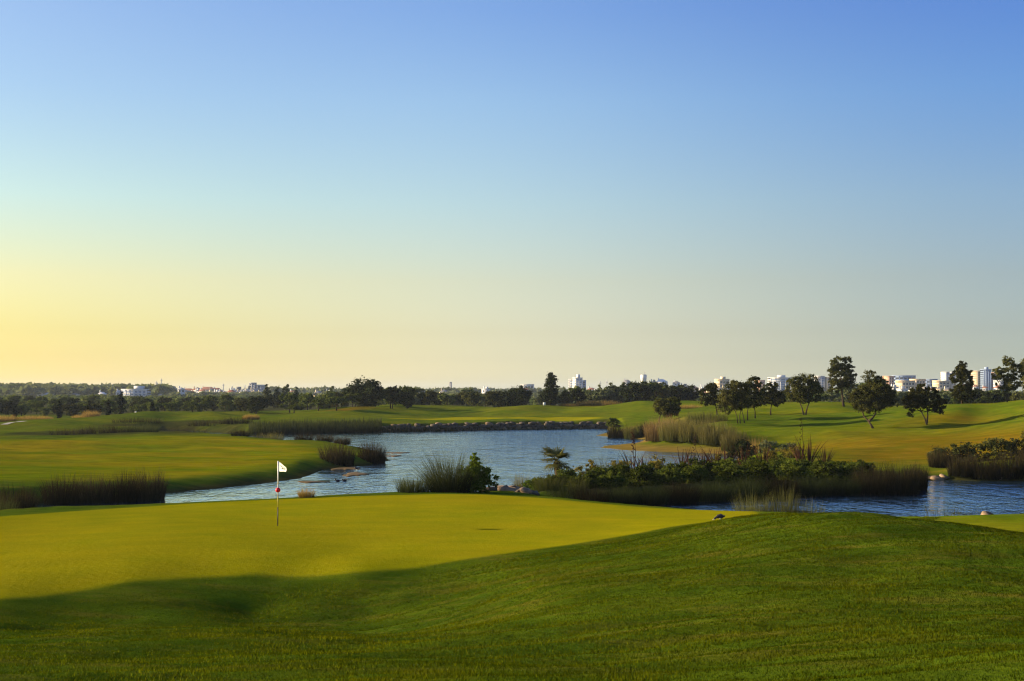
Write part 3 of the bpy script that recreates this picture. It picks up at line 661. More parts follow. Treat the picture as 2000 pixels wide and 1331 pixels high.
# ------------------------------------------------------------------ the wooded belt: copies of a few kinds
kinds = []
def proto(name, label, group, shape, mat, h, w, n, leaf, seed, trunk):
    t = thing(name, (0, 300, 0), label, 'tree', group)
    r = np.random.default_rng(seed); lobes = []
    if shape == 'umbrella':
        for k in range(8):
            a = r.random() * 6.28; q = r.uniform(.05, .66); lobes.append((math.cos(a) * w * q, math.sin(a) * w * q, h * (.82 - .2 * q + r.uniform(-.05, .05)), w * r.uniform(.3, .46), w * .4, h * .14))
        for k in range(5):
            a = r.random() * 6.28; lobes.append((math.cos(a) * w * .45, math.sin(a) * w * .45, h * r.uniform(.28, .55), w * .34, w * .34, h * .14))
    elif shape == 'cone':
        for k in range(10):
            f = k / 9; rr = w * (1 - f) ** .8 * .8 + w * .1; lobes.append((r.normal() * .12 * w, r.normal() * .12 * w, h * (.12 + .78 * f), rr, rr, h * .12))
    else:
        for k in range(9):
            a = r.random() * 6.28; q = r.uniform(.2, .66); lobes.append((math.cos(a) * w * q, math.sin(a) * w * q, h * (.72 - .5 * q * q + r.uniform(-.07, .07)), w * r.uniform(.32, .46), w * .4, h * .2))
        lobes.append((0, 0, h * .4, w * .72, w * .72, h * .34))
    obj('trunk', trunk_mesh('trunk', [[(0, 0, 0), (.05, 0, h * trunk), (0, .05, h * .6)]], lobes, seed, .13, 4), M['darkbark'], t)
    obj('crown', crown_mesh('crown', lobes, n, leaf, seed + 1, .2), M[mat], t)
    kinds.append([t, False]); return t
WG = 'trees of the wooded belt'
proto('stone_pine', 'umbrella-topped pine in the wooded belt beyond the fairways', WG, 'umbrella', 'pine', 5.2, 2.9, 2600, .24, 201, .35)
proto('stone_pine', 'umbrella-topped pine in the wooded belt beyond the fairways', WG, 'umbrella', 'pine', 4.6, 3.2, 2600, .24, 203, .35)
proto('cork_oak', 'dark rounded oak in the wooded belt beyond the fairways', WG, 'mound', 'darkpine', 4.6, 2.8, 2600, .25, 205, .12)
proto('cork_oak', 'dark rounded oak in the wooded belt beyond the fairways', WG, 'mound', 'oak', 4.2, 2.6, 2600, .25, 207, .12)
proto('carob_tree', 'olive-green bushy tree in the wooded belt beyond the fairways', WG, 'mound', 'pine', 3.6, 2.4, 2300, .25, 209, .1)
proto('grey_willow', 'grey-green leafy tree in the wooded belt beyond the fairways', WG, 'mound', 'greyleaf', 4.2, 2.3, 2300, .25, 211, .12)
proto('conifer_tree', 'pointed conifer in the wooded belt beyond the fairways', WG, 'cone', 'greyleaf', 6.4, 1.7, 2300, .25, 213, .1)
rw = random.Random(5)
def put(k, u, Y, s, place):
    t, used = kinds[k]; p = on(u, Y); sx = s * rw.uniform(.9, 1.15)
    lab = WHAT[k] + ' ' + place
    if not used:
        t['label'] = lab; t['group'] = WG + ' ' + place
        t.location = p; t.rotation_euler = (0, 0, rw.random() * 6.28); t.scale = (sx, sx, s); kinds[k][1] = True; return
    copy_thing(t, p, rw.random() * 6.28, (sx, sx, s), lab, WG + ' ' + place)
WHAT = ['umbrella-topped pine', 'umbrella-topped pine', 'dark rounded oak', 'dark rounded oak', 'olive-green bushy tree', 'grey-green leafy tree', 'pointed conifer']
def wood(place, u0, u1, Y0, Y1, n, ks, s0, s1):
    for i in range(n):
        u = u0 + (u1 - u0) * (i + rw.random()) / n; f = rw.random() ** 1.2
        put(rw.choice(ks), u, Y0 + (Y1 - Y0) * f, rw.uniform(s0, s1), place)
wood('in the front rank of woods behind the cypresses', -60, 490, 266, 300, 36, (2, 3, 4, 4, 0, 1), .5, .8)
wood('in the second rank of woods behind the cypresses', -60, 640, 300, 350, 36, (0, 1, 2, 3, 4), .52, .80)
wood('in the rear rank of woods below the villas', -60, 640, 360, 440, 32, (0, 1, 2, 3), .55, .85)
wood('in the thicket below the big domed pine', 560, 800, 266, 300, 14, (0, 1, 3, 4), .7, 1.0)
wood('in the thicket beyond the far green', 800, 1000, 285, 330, 14, (3, 4, 5, 2), .7, 1.05)
wood('in the hazy rear woods beyond the far green', 800, 1240, 335, 420, 24, (5, 5, 3, 0, 6), .9, 1.3)
wood('in the pale grove beyond the straw grass', 1140, 1220, 300, 340, 8, (5, 5, 6), 1.0, 1.25)
wood('on the rise behind the low paired-stem olive', 1215, 1345, 285, 330, 11, (2, 1, 2, 3), 1.0, 1.35)
wood('in the woods below the round water tower', 1340, 1480, 300, 360, 10, (2, 3, 4, 5), .85, 1.2)
wood('in the hollow behind the wide forked olive', 1480, 1660, 260, 330, 12, (3, 5, 2, 4), .7, 1.0)
wood('in the hollow behind the ridge with gum trees', 1650, 2100, 200, 260, 22, (3, 5, 4, 2), .6, .95)
wood('in the rear woods below the apartment towers', 1640, 2100, 280, 380, 20, (3, 5, 2, 0), .9, 1.3)

# far-off woods that read as one mass
def far_wood(name, label, spots, mat, seed):
    r = np.random.default_rng(seed); Vs = []; Qs = []; Ts = []; k = 0
    for (x, y, z, w, h) in spots:
        n = 60
        d = r.normal(size=(n, 3)); d /= np.linalg.norm(d, axis=1)[:, None]; d[:, 2] = np.abs(d[:, 2]) * 1.0 - .15
        C = np.array([x, y, z + h * .45]) + d * [w, w, h * .55] * r.uniform(.6, 1.0, (n, 1))
        V, Q, T = leaf_quads(C, w * .30, r, r.random(n) * .6 + .4 * r.random(), aspect=.7)
        Vs.append(V); Qs.append(Q + k); Ts.append(T); k += len(V)
    o = obj(name, mesh_data(name, np.vstack(Vs), np.vstack(Qs), attrs={'tone': np.concatenate(Ts)}), M[mat]); return tag(o, label, 'woodland', kind='stuff')
def far_spots(u0, u1, Y0, Y1, n, w, h, seed):
    r = random.Random(seed); L = []
    for i in range(n):
        u = r.uniform(u0, u1); Y = Y0 + (Y1 - Y0) * r.random(); x = col(u, Y); s_ = r.uniform(.75, 1.3)
        L.append((x, Y, float(gz(x, Y)) - .5, w * s_, h * r.uniform(.8, 1.2)))
    return L
far_wood('far_woodland', 'continuous hazy woodland stretching between the course and the town', far_spots(-150, 2150, 440, 760, 800, 3.2, 2.5, 1), 'pine', 301)
far_wood('hillside_woodland', 'blue hazy wooded rise along the skyline beyond the villas', far_spots(-150, 330, 800, 1350, 300, 7.0, 8.6, 2) + far_spots(330, 2150, 780, 1080, 420, 5.0, 4.0, 3) + far_spots(520, 1100, 1100, 1500, 200, 7, 8.0, 4), 'greyleaf', 303)

# ------------------------------------------------------------------ rushes, reeds and shrubs by the water
_seed = [500]
def sd_():
    _seed[0] += 3; return _seed[0]
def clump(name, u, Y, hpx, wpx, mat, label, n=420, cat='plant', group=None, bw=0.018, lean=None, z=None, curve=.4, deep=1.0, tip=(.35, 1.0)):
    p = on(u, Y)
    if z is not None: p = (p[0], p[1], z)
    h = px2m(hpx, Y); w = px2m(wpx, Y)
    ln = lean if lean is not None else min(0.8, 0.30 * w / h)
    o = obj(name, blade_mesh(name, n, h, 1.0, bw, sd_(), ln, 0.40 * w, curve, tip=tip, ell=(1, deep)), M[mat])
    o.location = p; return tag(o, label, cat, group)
def bush(name, u, Y, hpx, wpx, mat, label, n=2200, leaf=.07, group=None, z=None, sink=.05):
    p = on(u, Y)
    if z is not None: p = (p[0], p[1], z)
    h = px2m(hpx, Y); w = px2m(wpx, Y) / 2; s_ = sd_(); r = np.random.default_rng(s_); L = []
    for k in range(9):
        a = r.random() * 6.28; q = r.uniform(.15, .66)
        L.append((math.cos(a) * w * q, math.sin(a) * w * q, h * (.68 - .5 * q * q + r.uniform(-.12, .12)), w * r.uniform(.3, .46), w * .4, h * .24))
    for k in range(6): L.append((math.cos(k * 1.05) * w * .55, math.sin(k * 1.05) * w * .55, h * .18, w * .38, w * .38, h * .2))
    L.append((0, 0, h * .36, w * .72, w * .72, h * .34))
    t = thing(name, p, label, 'shrub', group)
    mb = MB()
    for k in range(6):
        l = L[r.integers(len(L))]; mb.tube(limb_path((r.normal() * .06, r.normal() * .06, -.1), l[:3], (0, 0, .05), r), np.linspace(.022, .008, 5), 5)
    mb.build('stem', M['darkbark'], t, True)
    obj('crown', crown_mesh('crown', L, n, leaf, s_ + 1, .22, .35, -.02), M[mat], t); return t
RL = 'rush clumps along the narrow channel'
clump('rush_clump', 32, 61, 66, 96, 'rush', 'dark round rush clump at the edge of the green by the channel', 900, group=RL, z=.15)
clump('rush_clump', 122, 69.2, 64, 88, 'rush', 'rush clump at the bright-water end of the dark row', 800, group=RL, z=.02)
clump('rush_clump', 182, 70, 60, 86, 'rush', 'second rush clump along the dark channel row', 800, group=RL, z=.02)
clump('rush_clump', 240, 70.8, 66, 84, 'rush', 'tallest rush clump in the dark channel row', 800, group=RL, z=.02)
clump('rush_clump', 290, 71.8, 64, 78, 'rush', 'rush clump ending the dark row beside the mown bank', 800, group=RL, z=.02)
clump('rush_clump', 8, 58.5, 44, 60, 'greenrush', 'low greenish rush clump beside the dark round one', 400, group=RL, z=.3)
RC = 'rush clumps on the fairway point'
clump('rush_clump', 660, 103, 50, 78, 'rush', 'wide brown-topped rush clump on the tip of the fairway', 1100, group=RC, z=.12, bw=.026)
clump('rush_clump', 727, 109, 44, 62, 'rush', 'squarish rush clump standing out into the lake', 950, group=RC, z=.02, bw=.026)
for u, Y, h, w, la in [(594, 143, 17, 44, 'low rush tuft starting the line behind the fairway'), (634, 141, 17, 42, 'middle low rush tuft in the line behind the fairway'), (668, 139, 20, 42, 'last low rush tuft behind the wide brown-topped clump')]:
    clump('rush_tuft', u, Y, h, w, 'rush', la, 420, group='low rushes behind the fairway', bw=.03)
for u, Y, h, w, la in [(470, 151, 16, 44, 'flat brown rush tuft on the inlet edge'), (505, 152, 20, 36, 'mid-sized brown rush tuft on the inlet'), (534, 150, 26, 44, 'biggest brown rush tuft at the inlet mouth')]:
    clump('rush_tuft', u, Y, h, w, 'mixreed' if u > 500 else 'rush', la, 420, group='brown rushes at the inlet', bw=.03, tip=(.2, .6))
SG = 'sedges beyond the inlet'
clump('reed_clump', 278, 163, 20, 76, 'greenrush', 'bright green reed clump by the small patch of water', 700, group=SG, bw=.03)
for u, Y, h, w, la in [(140, 161, 17, 100, 'brown sedge tuft closest to the pale path'), (192, 162, 19, 100, 'brown sedge tuft between path and green reeds'), (236, 163, 20, 90, 'brown sedge tuft touching the bright green reeds'),
                       (376, 171, 19, 84, 'dark sedge tuft just past the small patch of water'), (420, 169, 21, 84, 'middle dark sedge tuft along the inlet'), (462, 167, 22, 70, 'dark sedge tuft nearest the reed bed')]:
    clump('sedge_tuft', u, Y, h, w, 'rush', la, 380, group=SG, bw=.03)
for u, Y, h, w, la in [(350, 200, 15, 110, 'far bank sedge strip behind the small patch of water'), (412, 198, 15, 110, 'far bank sedge strip before the dry verge'), (462, 196, 17, 80, 'far bank sedge strip against the reed bed'), (270, 204, 14, 120, 'far bank sedge strip below the long mound')]:
    clump('sedge_tuft', u, Y, h, w, 'rush', la, 420, group=SG, bw=.035)
# the green's own bank
clump('rush_clump', 806, 58.5, 38, 76, 'greenrush', 'short spiky green rush clump at the edge of the green', 560, bw=.016, tip=(.3, 1.0))
clump('rush_clump', 878, 59.2, 86, 106, 'greenrush', 'large fountain-shaped rush clump beside the leafy shrub', 1300, bw=.016, lean=.85, curve=.55)
clump('grass_tussock', 598, 55.5, 20, 38, 'gold', 'small golden grass tussock on the rim of the green', 420, bw=.012, lean=.7)
bush('leafy_shrub', 934, 59.5, 62, 96, 'brightshrub', 'broad-leaved shrub with one tall leafy shoot above the stones', 2600, .085)
shoot = bush('leafy_shoot', 926, 59.3, 92, 34, 'brightshrub', 'tall upright leafy shoot growing through the broad-leaved shrub', 420, .10)
clump('reed_clump', 1472, 52.2, 82, 84, 'palereed', 'pale reed stand behind the mound, taller dense part', 1000, group='pale reeds behind the mound', bw=.014, lean=.3)
clump('reed_clump', 1530, 51.6, 84, 90, 'palereed', 'pale reed stand behind the mound, loose arching part', 1000, group='pale reeds behind the mound', bw=.014, lean=.35)
clump('reed_clump', 1585, 51.2, 62, 60, 'palereed', 'low pale reeds ending the stand behind the mound', 420, group='pale reeds behind the mound', bw=.014, lean=.35)
clump('reed_clump', 1838, 50.6, 72, 76, 'palereed', 'thin sparse reeds rising before the open pond', 150, bw=.012, lean=.25)
clump('reed_clump', 1885, 50.2, 52, 64, 'palereed', 'few short reeds beside the pale shore stone', 60, bw=.012, lean=.25)
# the planted bank between lake and pond
IB = 'shrubs of the planted bank'
ri = random.Random(9)
adj = ['round', 'wide', 'low', 'loose', 'upright', 'tight', 'spreading', 'flat-topped', 'ragged', 'plump', 'dense', 'open', 'small', 'broad', 'leaning', 'lumpy', 'tall', 'squat']
spots = [(1062, 72.5, 30, 66), (1112, 72.5, 36, 66), (1162, 75, 38, 70), (1212, 76, 39, 72), (1262, 76.5, 40, 74), (1312, 77, 40, 74), (1365, 78, 42, 74), (1416, 78.5, 42, 76), (1470, 79.5, 40, 76), (1525, 80.5, 39, 78), (1580, 81, 36, 78), (1635, 81, 35, 76), (1685, 80.5, 33, 70)]
for i, (u, Y, h, w) in enumerate(spots):
    ref = 'by the fan palm' if u < 1150 else 'among the red flax' if u < 1500 else 'towards the dark rushes of the bank end'
    bush('planted_shrub', u, Y, h, w, 'shrub', f'{adj[i]} dark green shrub on the planted bank {ref}', 4200, .07, IB)
for i, (u, Y, h, w) in enumerate([(1085, 70.5, 31, 62), (1140, 71, 32, 66), (1195, 72, 35, 70), (1250, 73, 37, 72), (1305, 73.4, 37, 74), (1360, 74.4, 39, 76), (1420, 75, 39, 78), (1480, 76, 39, 80), (1545, 77, 39, 82), (1610, 78, 37, 80), (1660, 78.4, 35, 72)]):
    bush('planted_shrub', u, Y, h, w, 'shrub', f'{["mounded", "leafy", "shaggy", "bushy", "compact", "sprawling", "thick", "rounded", "billowing", "matted", "neat"][i]} lower shrub in the middle row of the planted bank', 3600, .07, IB)
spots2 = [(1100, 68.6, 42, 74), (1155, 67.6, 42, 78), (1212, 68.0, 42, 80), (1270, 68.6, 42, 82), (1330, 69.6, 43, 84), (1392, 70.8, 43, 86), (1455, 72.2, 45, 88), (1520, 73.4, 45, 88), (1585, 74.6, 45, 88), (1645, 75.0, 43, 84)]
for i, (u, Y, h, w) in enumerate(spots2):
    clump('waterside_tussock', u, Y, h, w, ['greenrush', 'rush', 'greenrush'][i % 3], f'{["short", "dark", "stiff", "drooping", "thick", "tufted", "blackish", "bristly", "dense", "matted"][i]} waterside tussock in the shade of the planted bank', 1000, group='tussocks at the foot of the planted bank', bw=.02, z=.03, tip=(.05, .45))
bush('green_shrub', 1033, 71, 34, 46, 'brightshrub', 'small fresh green shrub beside the stones', 1500, .05)
clump('reed_clump', 1020, 74, 48, 40, 'mixreed', 'brown upright reeds at the lake end of the planted bank', 420, bw=.014, lean=.25)
clump('grass_tussock', 1070, 69.5, 36, 66, 'palereed', 'straw-streaked drooping tussock below the fan palm', 520, bw=.014, lean=.8, tip=(.2, .8))
clump('grass_tussock', 1128, 68.6, 40, 44, 'palereed', 'pale bladed tussock at the dark water corner', 240, bw=.014, lean=.4)
clump('grass_tussock', 1186, 79, 58, 54, 'palereed', 'light green feathery grass rising behind the shrubs', 420, bw=.016, lean=.6)
for i, (u, Y, h, w, la) in enumerate([(1150, 77.5, 46, 56, 'golden leafed shrub next to the fan palm'), (1215, 79, 48, 60, 'golden leafed shrub beside the feathery grass'), (1285, 80, 46, 60, 'golden leafed shrub between red flax plants'), (1410, 84, 44, 62, 'golden leafed shrub below the dark rounded bush'), (1510, 98, 30, 60, 'golden leafed shrub at the slope foot'), (1545, 101, 26, 50, 'straw-coloured shrub touching the dry slope')]):
    bush('yellow_shrub', u, Y, h, w, 'yellowshrub', la, 1700, .07, 'golden shrubs on the planted bank')
bush('dark_shrub', 1449, 109, 46, 70, 'darkpine', 'dark rounded bush standing before the tall reeds', 2600, .09)
for i, (u, Y, h, w, la) in enumerate([(1705, 75.4, 66, 92, 'bulky dark rush clump near the end of the planted bank'), (1757, 75.6, 74, 90, 'largest dark rush clump ending the planted bank'), (1790, 79, 54, 48, 'narrow dark rush clump at the pond corner')]):
    clump('rush_clump', u, Y, h, w, 'rush', la, 1000, group='dark rushes at the end of the planted bank', bw=.022, tip=(.1, .55))
for i, (u, Y, h, w, la) in enumerate([(1838, 90.5, 38, 56, 'rush clump behind the sunlit shore stones'), (1880, 88, 46, 66, 'rush clump just past the sunlit shore stones'), (1925, 87.3, 50, 70, 'dark rush clump along the pond edge'), (1968, 87, 54, 70, 'tall dark rush clump further along the pond edge'), (2012, 87, 56, 70, 'tall dark rush clump where the pond edge meets the slope')]):
    clump('rush_clump', u, Y, h, w, 'rush', la, 850, group='rushes on the pond edge', bw=.022, tip=(.2, .8))
for u, Y, h, w, la in [(1835, 94, 34, 60, 'brownish shrub above the sunlit shore stones'), (1868, 93, 38, 60, 'dense shrub next to the brownish one above the shore stones'), (1948, 92.5, 48, 64, 'shrub squeezed between two darker ones behind the pond rushes'), (2022, 92, 60, 70, 'highest dark shrub where the dry slope begins')]:
    bush('dark_shrub', u, Y, h, w, 'oak', la, 2400, .08, 'shrubs behind the pond rushes')
bush('dark_shrub', 1905, 93, 42, 66, 'oak', 'dark shrub between pond rushes and dry slope', 2000, .08)
bush('dark_shrub', 1990, 93, 46, 60, 'oak', 'taller dark shrub behind the pond rushes', 2000, .08)
# tall reeds on the sand spits
RS = 'tall reeds above the sand spit'
for i, (u, Y, h, w, m, la) in enumerate([(1288, 138, 46, 70, 'buffreed', 'pinkish tall reed stand at the water end of the spit'), (1322, 135, 50, 84, 'mixreed', 'tall reed stand second along the spit'), (1360, 133, 50, 90, 'mixreed', 'tall green reed stand mid spit'), (1400, 131, 50, 88, 'mixreed', 'tall green reed stand before the dark rounded bush'), (1434, 127, 42, 64, 'mixreed', 'tall reed stand adjoining the dark rounded bush'), (1312, 146, 40, 90, 'buffreed', 'pink-plumed reeds behind the first stand'), (1380, 145, 30, 100, 'palereed', 'yellowish reeds behind the mid stand')]):
    clump('reed_stand', u, Y, h, w, m, la, 1500, group=RS, bw=.03, lean=.3, tip=(.3, 1.0))
for i, (u, Y, h, w, m, la) in enumerate([(1205, 168, 30, 46, 'rush', 'brown reed stand at the tip of the small spit'), (1238, 166, 34, 46, 'mixreed', 'brown-green reed stand in the middle of the small spit'), (1262, 166, 30, 34, 'rush', 'brown reed stand nearest the tall pink reeds')]):
    clump('reed_stand', u, Y, h, w, m, la, 700, group='reeds on the small spit', bw=.034, lean=.35, tip=(.1, .6))
bush('round_bush', 1198, 196, 17, 30, 'shrub', 'small round green bush above the end of the stone wall', 1300, .12)
clump('grass_tussock', 1478, 122, 36, 60, 'gold', 'buff plumed grass between reeds and blue-green bush', 500, bw=.022, lean=.4)
bush('blue_green_bush', 1500, 118, 34, 50, 'greyleaf', 'blue-green bush beside the buff plumed grass', 2000, .1)
bush('blue_green_bush', 1540, 112, 22, 48, 'greyleaf', 'lower blue-green bush at the foot of the dry slope', 1500, .1)
# red flax
FX = 'red flax on the planted bank'
def flax(u, Y, hpx, label, n=26, stalk=0):
    p = on(u, Y); t = thing('flax_plant', p, label, 'plant', FX); h = px2m(hpx, Y)
    for k in range(n):
        s_ = sd_(); r = np.random.default_rng(s_); a = r.random() * 6.28; ln = r.uniform(.08, .95); hh = h * r.uniform(.65, 1.05)
        tt = np.linspace(0, 1, 5); d = np.array([math.cos(a), math.sin(a)])
        P = np.stack([d[0] * (.07 + ln * tt ** 1.4 * hh * .6), d[1] * (.07 + ln * tt ** 1.4 * hh * .6), -.05 + hh * tt * (1 - .12 * ln * tt)], 1)
        wd = .034 * (1 - tt ** 2.2) + .005; b = r.random() * 6.28; o2 = np.array([math.cos(b), math.sin(b), 0])
        V = np.concatenate([P - o2 * wd[:, None], P + o2 * wd[:, None]]); Q = [(i, i + 1, i + 6, i + 5) for i in range(4)]
        obj('leaf', mesh_data('leaf', V, Q, attrs={'tone': np.full(10, r.random())}), M['flax'], t)
    for k in range(stalk):
        r = np.random.default_rng(sd_()); x = r.normal() * .2; y = r.normal() * .2; H = h * r.uniform(1.25, 1.55); mb = MB()
        P = limb_path((x * .3, y * .3, 0), (x, y, H), (.03, 0, 0), r, 6); mb.tube(P, np.linspace(.018, .01, 6), 5)
        for q in range(7):
            zz = H * (.55 + .06 * q); mb.tube([(x * zz / H, y * zz / H, zz), (x * zz / H + (.09 if q % 2 else -.09), y * zz / H + .03, zz + .08)], [.03, .02], 5)
        mb.build('flower_stalk', M['flax'], t)
for u, Y, h, la, st_ in [(1237, 80, 66, 'red flax with tall dark flower stalks', 3), (1256, 81, 58, 'red flax directly beside the one with flower stalks', 0), (1332, 82, 64, 'spiky red flax in the gap over the water', 0), (1348, 83, 58, 'small red flax hugging the spiky one', 1), (1376, 83, 60, 'red flax between the spiky one and the fanned pair', 0),
                        (1397, 84, 64, 'upright red flax of the fanned pair', 0), (1418, 84, 62, 'leaning red flax of the fanned pair', 0), (1452, 85, 62, 'red flax in front of the dark rounded bush', 0), (1492, 86, 66, 'bronze flax past the dark rounded bush', 0), (1564, 88, 70, 'red flax standing against the dry slope', 1), (1580, 88, 74, 'tallest red flax against the dry slope', 0), (1612, 87, 54, 'last low red flax towards the dark rushes', 0), (1290, 82, 54, 'low red flax among golden shrubs', 0)]:
    flax(u, Y, h, la, 22, st_)
# straw-coloured tall grass
SW = 'stands of straw-coloured grass'
for u, Y, h, w, la in [(178, 241, 17, 40, 'golden dry grass bank beside the stout cypress'), (160, 241, 10, 50, 'lower golden grass trailing from the dry bank'), (70, 232, 9, 80, 'long low straw grass strip before the slender lone cypress'), (8, 214, 14, 60, 'straw grass beside the pale path'),
                       (1150, 266, 11, 60, 'straw grass strip next to the tall ragged conifer'), (1190, 265, 13, 60, 'tallest straw grass before the grey grove'), (1115, 265, 7, 60, 'low straw grass under the tall ragged conifer'), (490, 214, 12, 40, 'dry golden verge at the end of the reed bed'), (1340, 232, 8, 80, 'pale dry grass on the crest behind the low olive')]:
    clump('straw_tussock', u, Y, h, w, 'gold', la, 1000, group=SW, bw=.035, lean=.4)
# fan palm
pp = on(1090, 74.5); pt = thing('fan_palm', pp, 'dwarf fan palm leaning over the lake end of the planted bank', 'palm')
hp = px2m(66, 74.5); r = np.random.default_rng(77); mb = MB()
tp = limb_path((0, 0, -.1), (-.08, 0, hp * .78), (.03, 0, 0), r, 8); mb.tube(tp, .17 + .03 * np.sin(np.arange(8) * 2.2), 9)
for k in range(40):
    a = r.random() * 6.28; zz = r.uniform(.2, .95) * hp * .78; mb.tube([(math.cos(a) * .1, math.sin(a) * .1, zz), (math.cos(a) * .22, math.sin(a) * .22, zz + .02), (math.cos(a) * .25, math.sin(a) * .25, zz - .12)], [.025, .02, .006], 4)
mb.build('trunk', M['thatch'], pt)
for k in range(19):
    a = k * 2.4 + r.normal() * .2; el_ = r.uniform(-.65, 1.1); d = np.array([math.cos(a) * math.cos(el_), math.sin(a) * math.cos(el_), math.sin(el_)])
    c0 = tp[-1]; L1 = r.uniform(.35, .70); hub = c0 + d * L1 + np.array([0, 0, -.05]); mb = MB()
    mb.tube([c0, c0 + d * L1 * .5 + [0, 0, .03], hub], [.022, .016, .012], 5, tone=.4)
    s1 = np.cross(d, [0, 0, 1]); s1 /= np.linalg.norm(s1) + 1e-9; nrm = np.cross(s1, d)
    for q in range(13):
        b = (q - 6) / 6 * 1.45; dd = d * math.cos(b) + s1 * math.sin(b); L2 = .80 * (1 - .25 * abs(b) / 1.75) * r.uniform(.9, 1.08)
        wv = np.cross(dd, nrm) * .036; m1_ = hub + dd * L2 * .55 + nrm * .03; e_ = hub + dd * L2 + np.array([0, 0, -.16]) * r.uniform(.5, 1.2)
        mb.add([hub - wv * .4, hub + wv * .4, m1_ + wv, m1_ - wv, e_], [(0, 1, 2, 3)], [(3, 2, 4)], r.uniform(.1, 1))
    mb.build('frond', M['palm'], pt)

# reed bed along the far shore
r = np.random.default_rng(91); n = 9000
uu = np.concatenate([r.uniform(486, 745, 7200), 745 + 420 * r.random(1800) ** 1.5]); base = np.interp(uu, [486, 500, 600, 740, 840, 950, 1186], [848, 848, 846, 843.5, 842.3, 840.2, 837.5])
Yb = np.array([atz(a, b, 0)[1] for a, b in zip(uu, base)]) + r.uniform(-1.6, 3.0, n) * (uu < 745) + r.uniform(-1.0, -.2, n) * (uu >= 745)
xb = np.array([col(a, b, 845) for a, b in zip(uu, Yb)]); zb = np.maximum(gz(xb, Yb), -.15)
hh = np.where(uu < 745, 2.15, np.interp(uu, [745, 860, 1165], [1.5, .9, .55])) * r.uniform(.75, 1.1, n) * (1 + .12 * vnoise(xb / 1.5, Yb / 3)) - np.maximum(zb, 0) * .8
V, Q, T = blades(n, 1.0, .5, .045, 92, .35, .001)
V = V.reshape(n, -1, 3); V[:, :, 2] *= hh[:, None]; V += np.stack([xb, Yb, zb], 1)[:, None, :]
rb = obj('reed_bed', mesh_data('reed_bed', V.reshape(-1, 3), Q, attrs={'tone': T * np.repeat(r.uniform(.5, 1, n), V.shape[1])}), M['greenrush'])
tag(rb, 'dense green reed bed lining the far shore beside the stone wall', 'reeds', kind='stuff')

# ------------------------------------------------------------------ stones
def rock_data(name, seed, nu=8, nv=5, boxy=.6, rough=.16):
    r = np.random.default_rng(seed); V = []; 
    for j in range(nv + 1):
        ph = -math.pi / 2 + math.pi * j / nv
        for i in range(nu):
            th = 2 * math.pi * i / nu; d = np.array([math.cos(ph) * math.cos(th), math.cos(ph) * math.sin(th), math.sin(ph)])
            d = np.sign(d) * np.abs(d) ** boxy; d *= 1 + r.normal() * rough; V.append(d * .5)
    Q = [(j * nu + i, j * nu + (i + 1) % nu, (j + 1) * nu + (i + 1) % nu, (j + 1) * nu + i) for j in range(nv) for i in range(nu)]
    return mesh_data(name, V, Q, attrs={'tone': r.random(len(V))})
rocks = [rock_data('stone', 700 + k) for k in range(7)]
for k, m_ in enumerate(rocks): m_.materials.append(M['stone'] if k < 5 else M['palestone'])
wallpts = [(740, 843.5), (840, 842.3), (950, 840.2), (1080, 838.6), (1186, 837.5)]
P = np.array([atz(u, v, 0)[:2] for u, v in wallpts]); seg = np.concatenate([[0], np.cumsum(np.linalg.norm(np.diff(P, axis=0), axis=1))])
wt_ = thing('stone_retaining_wall', (P[0][0], P[0][1], 0), 'rough boulder retaining wall holding up the far green above the lake', 'wall')
rr_ = random.Random(3)
for row, (zc, hs) in enumerate([(.02, .60), (.50, .52), (.92, .46)]):
    s_ = rr_.uniform(0, .5)
    while s_ < seg[-1]:
        wst = rr_.uniform(.6, 1.15); x = np.interp(s_ + wst / 2, seg, P[:, 0]); y = np.interp(s_ + wst / 2, seg, P[:, 1])
        if not (row == 2 and rr_.random() < .3):
            o = bpy.data.objects.new('stone', rocks[rr_.choice([0, 1, 2, 3, 4, 0, 2, 3, 6])]); link(o, wt_)
            o.location = (x - P[0][0] + rr_.uniform(-.1, .1), y - P[0][1] + .12 * row - .1 + rr_.uniform(-.12, .1), zc + rr_.uniform(-.1, .1))
            o.scale = (wst * 1.12, rr_.uniform(.7, 1.0), hs * rr_.uniform(.9, 1.35)); o.rotation_euler = (rr_.uniform(-.2, .2), rr_.uniform(-.2, .2), rr_.uniform(-.4, .4))
        s_ += wst
def boulder(u, Y, w, d, h, label, k, group, z=None, rz=0):
    p = on(u, Y); o = bpy.data.objects.new('boulder', rocks[k]); link(o); o.location = (p[0], p[1], (p[2] if z is None else z) + h * .22); o.scale = (w, d, h); o.rotation_euler = (.1 * (k - 3), .08 * (k - 2), rz)
    return tag(o, label, 'stone', group)
BG = 'stones between the green and the planted bank'
for u, Y, w, d, h, la, k, rz in [(958, 61, .7, .5, .3, 'flat grey stone half under the broad-leaved shrub', 1, .3), (972, 62.5, .8, .6, .35, 'grey slab stone second from the broad-leaved shrub', 2, -.2), (985, 61.6, .9, .6, .4, 'large tilted sunlit stone in the gap by the water', 5, .5), (994, 63.5, .8, .6, .45, 'blocky sunlit stone highest in the gap', 6, .1), (1003, 62, .9, .6, .38, 'warm sunlit stone below the small fresh green shrub', 5, -.4),
                                (1012, 64, .7, .6, .4, 'dull stone against the small fresh green shrub', 3, .2), (1018, 61, .7, .5, .26, 'low dark stone at the turf edge', 0, .6), (1030, 60.4, .7, .45, .22, 'pale flat stone sunk in the turf edge', 6, -.1), (1042, 60.5, .6, .45, .24, 'last pale stone before the drooping tussock', 4, .3), (978, 66, 1.0, .8, .5, 'wet stone at the lake end of the gap', 1, 1.0)]:
    boulder(u, Y, w, d, h, la, k, BG, None, rz)
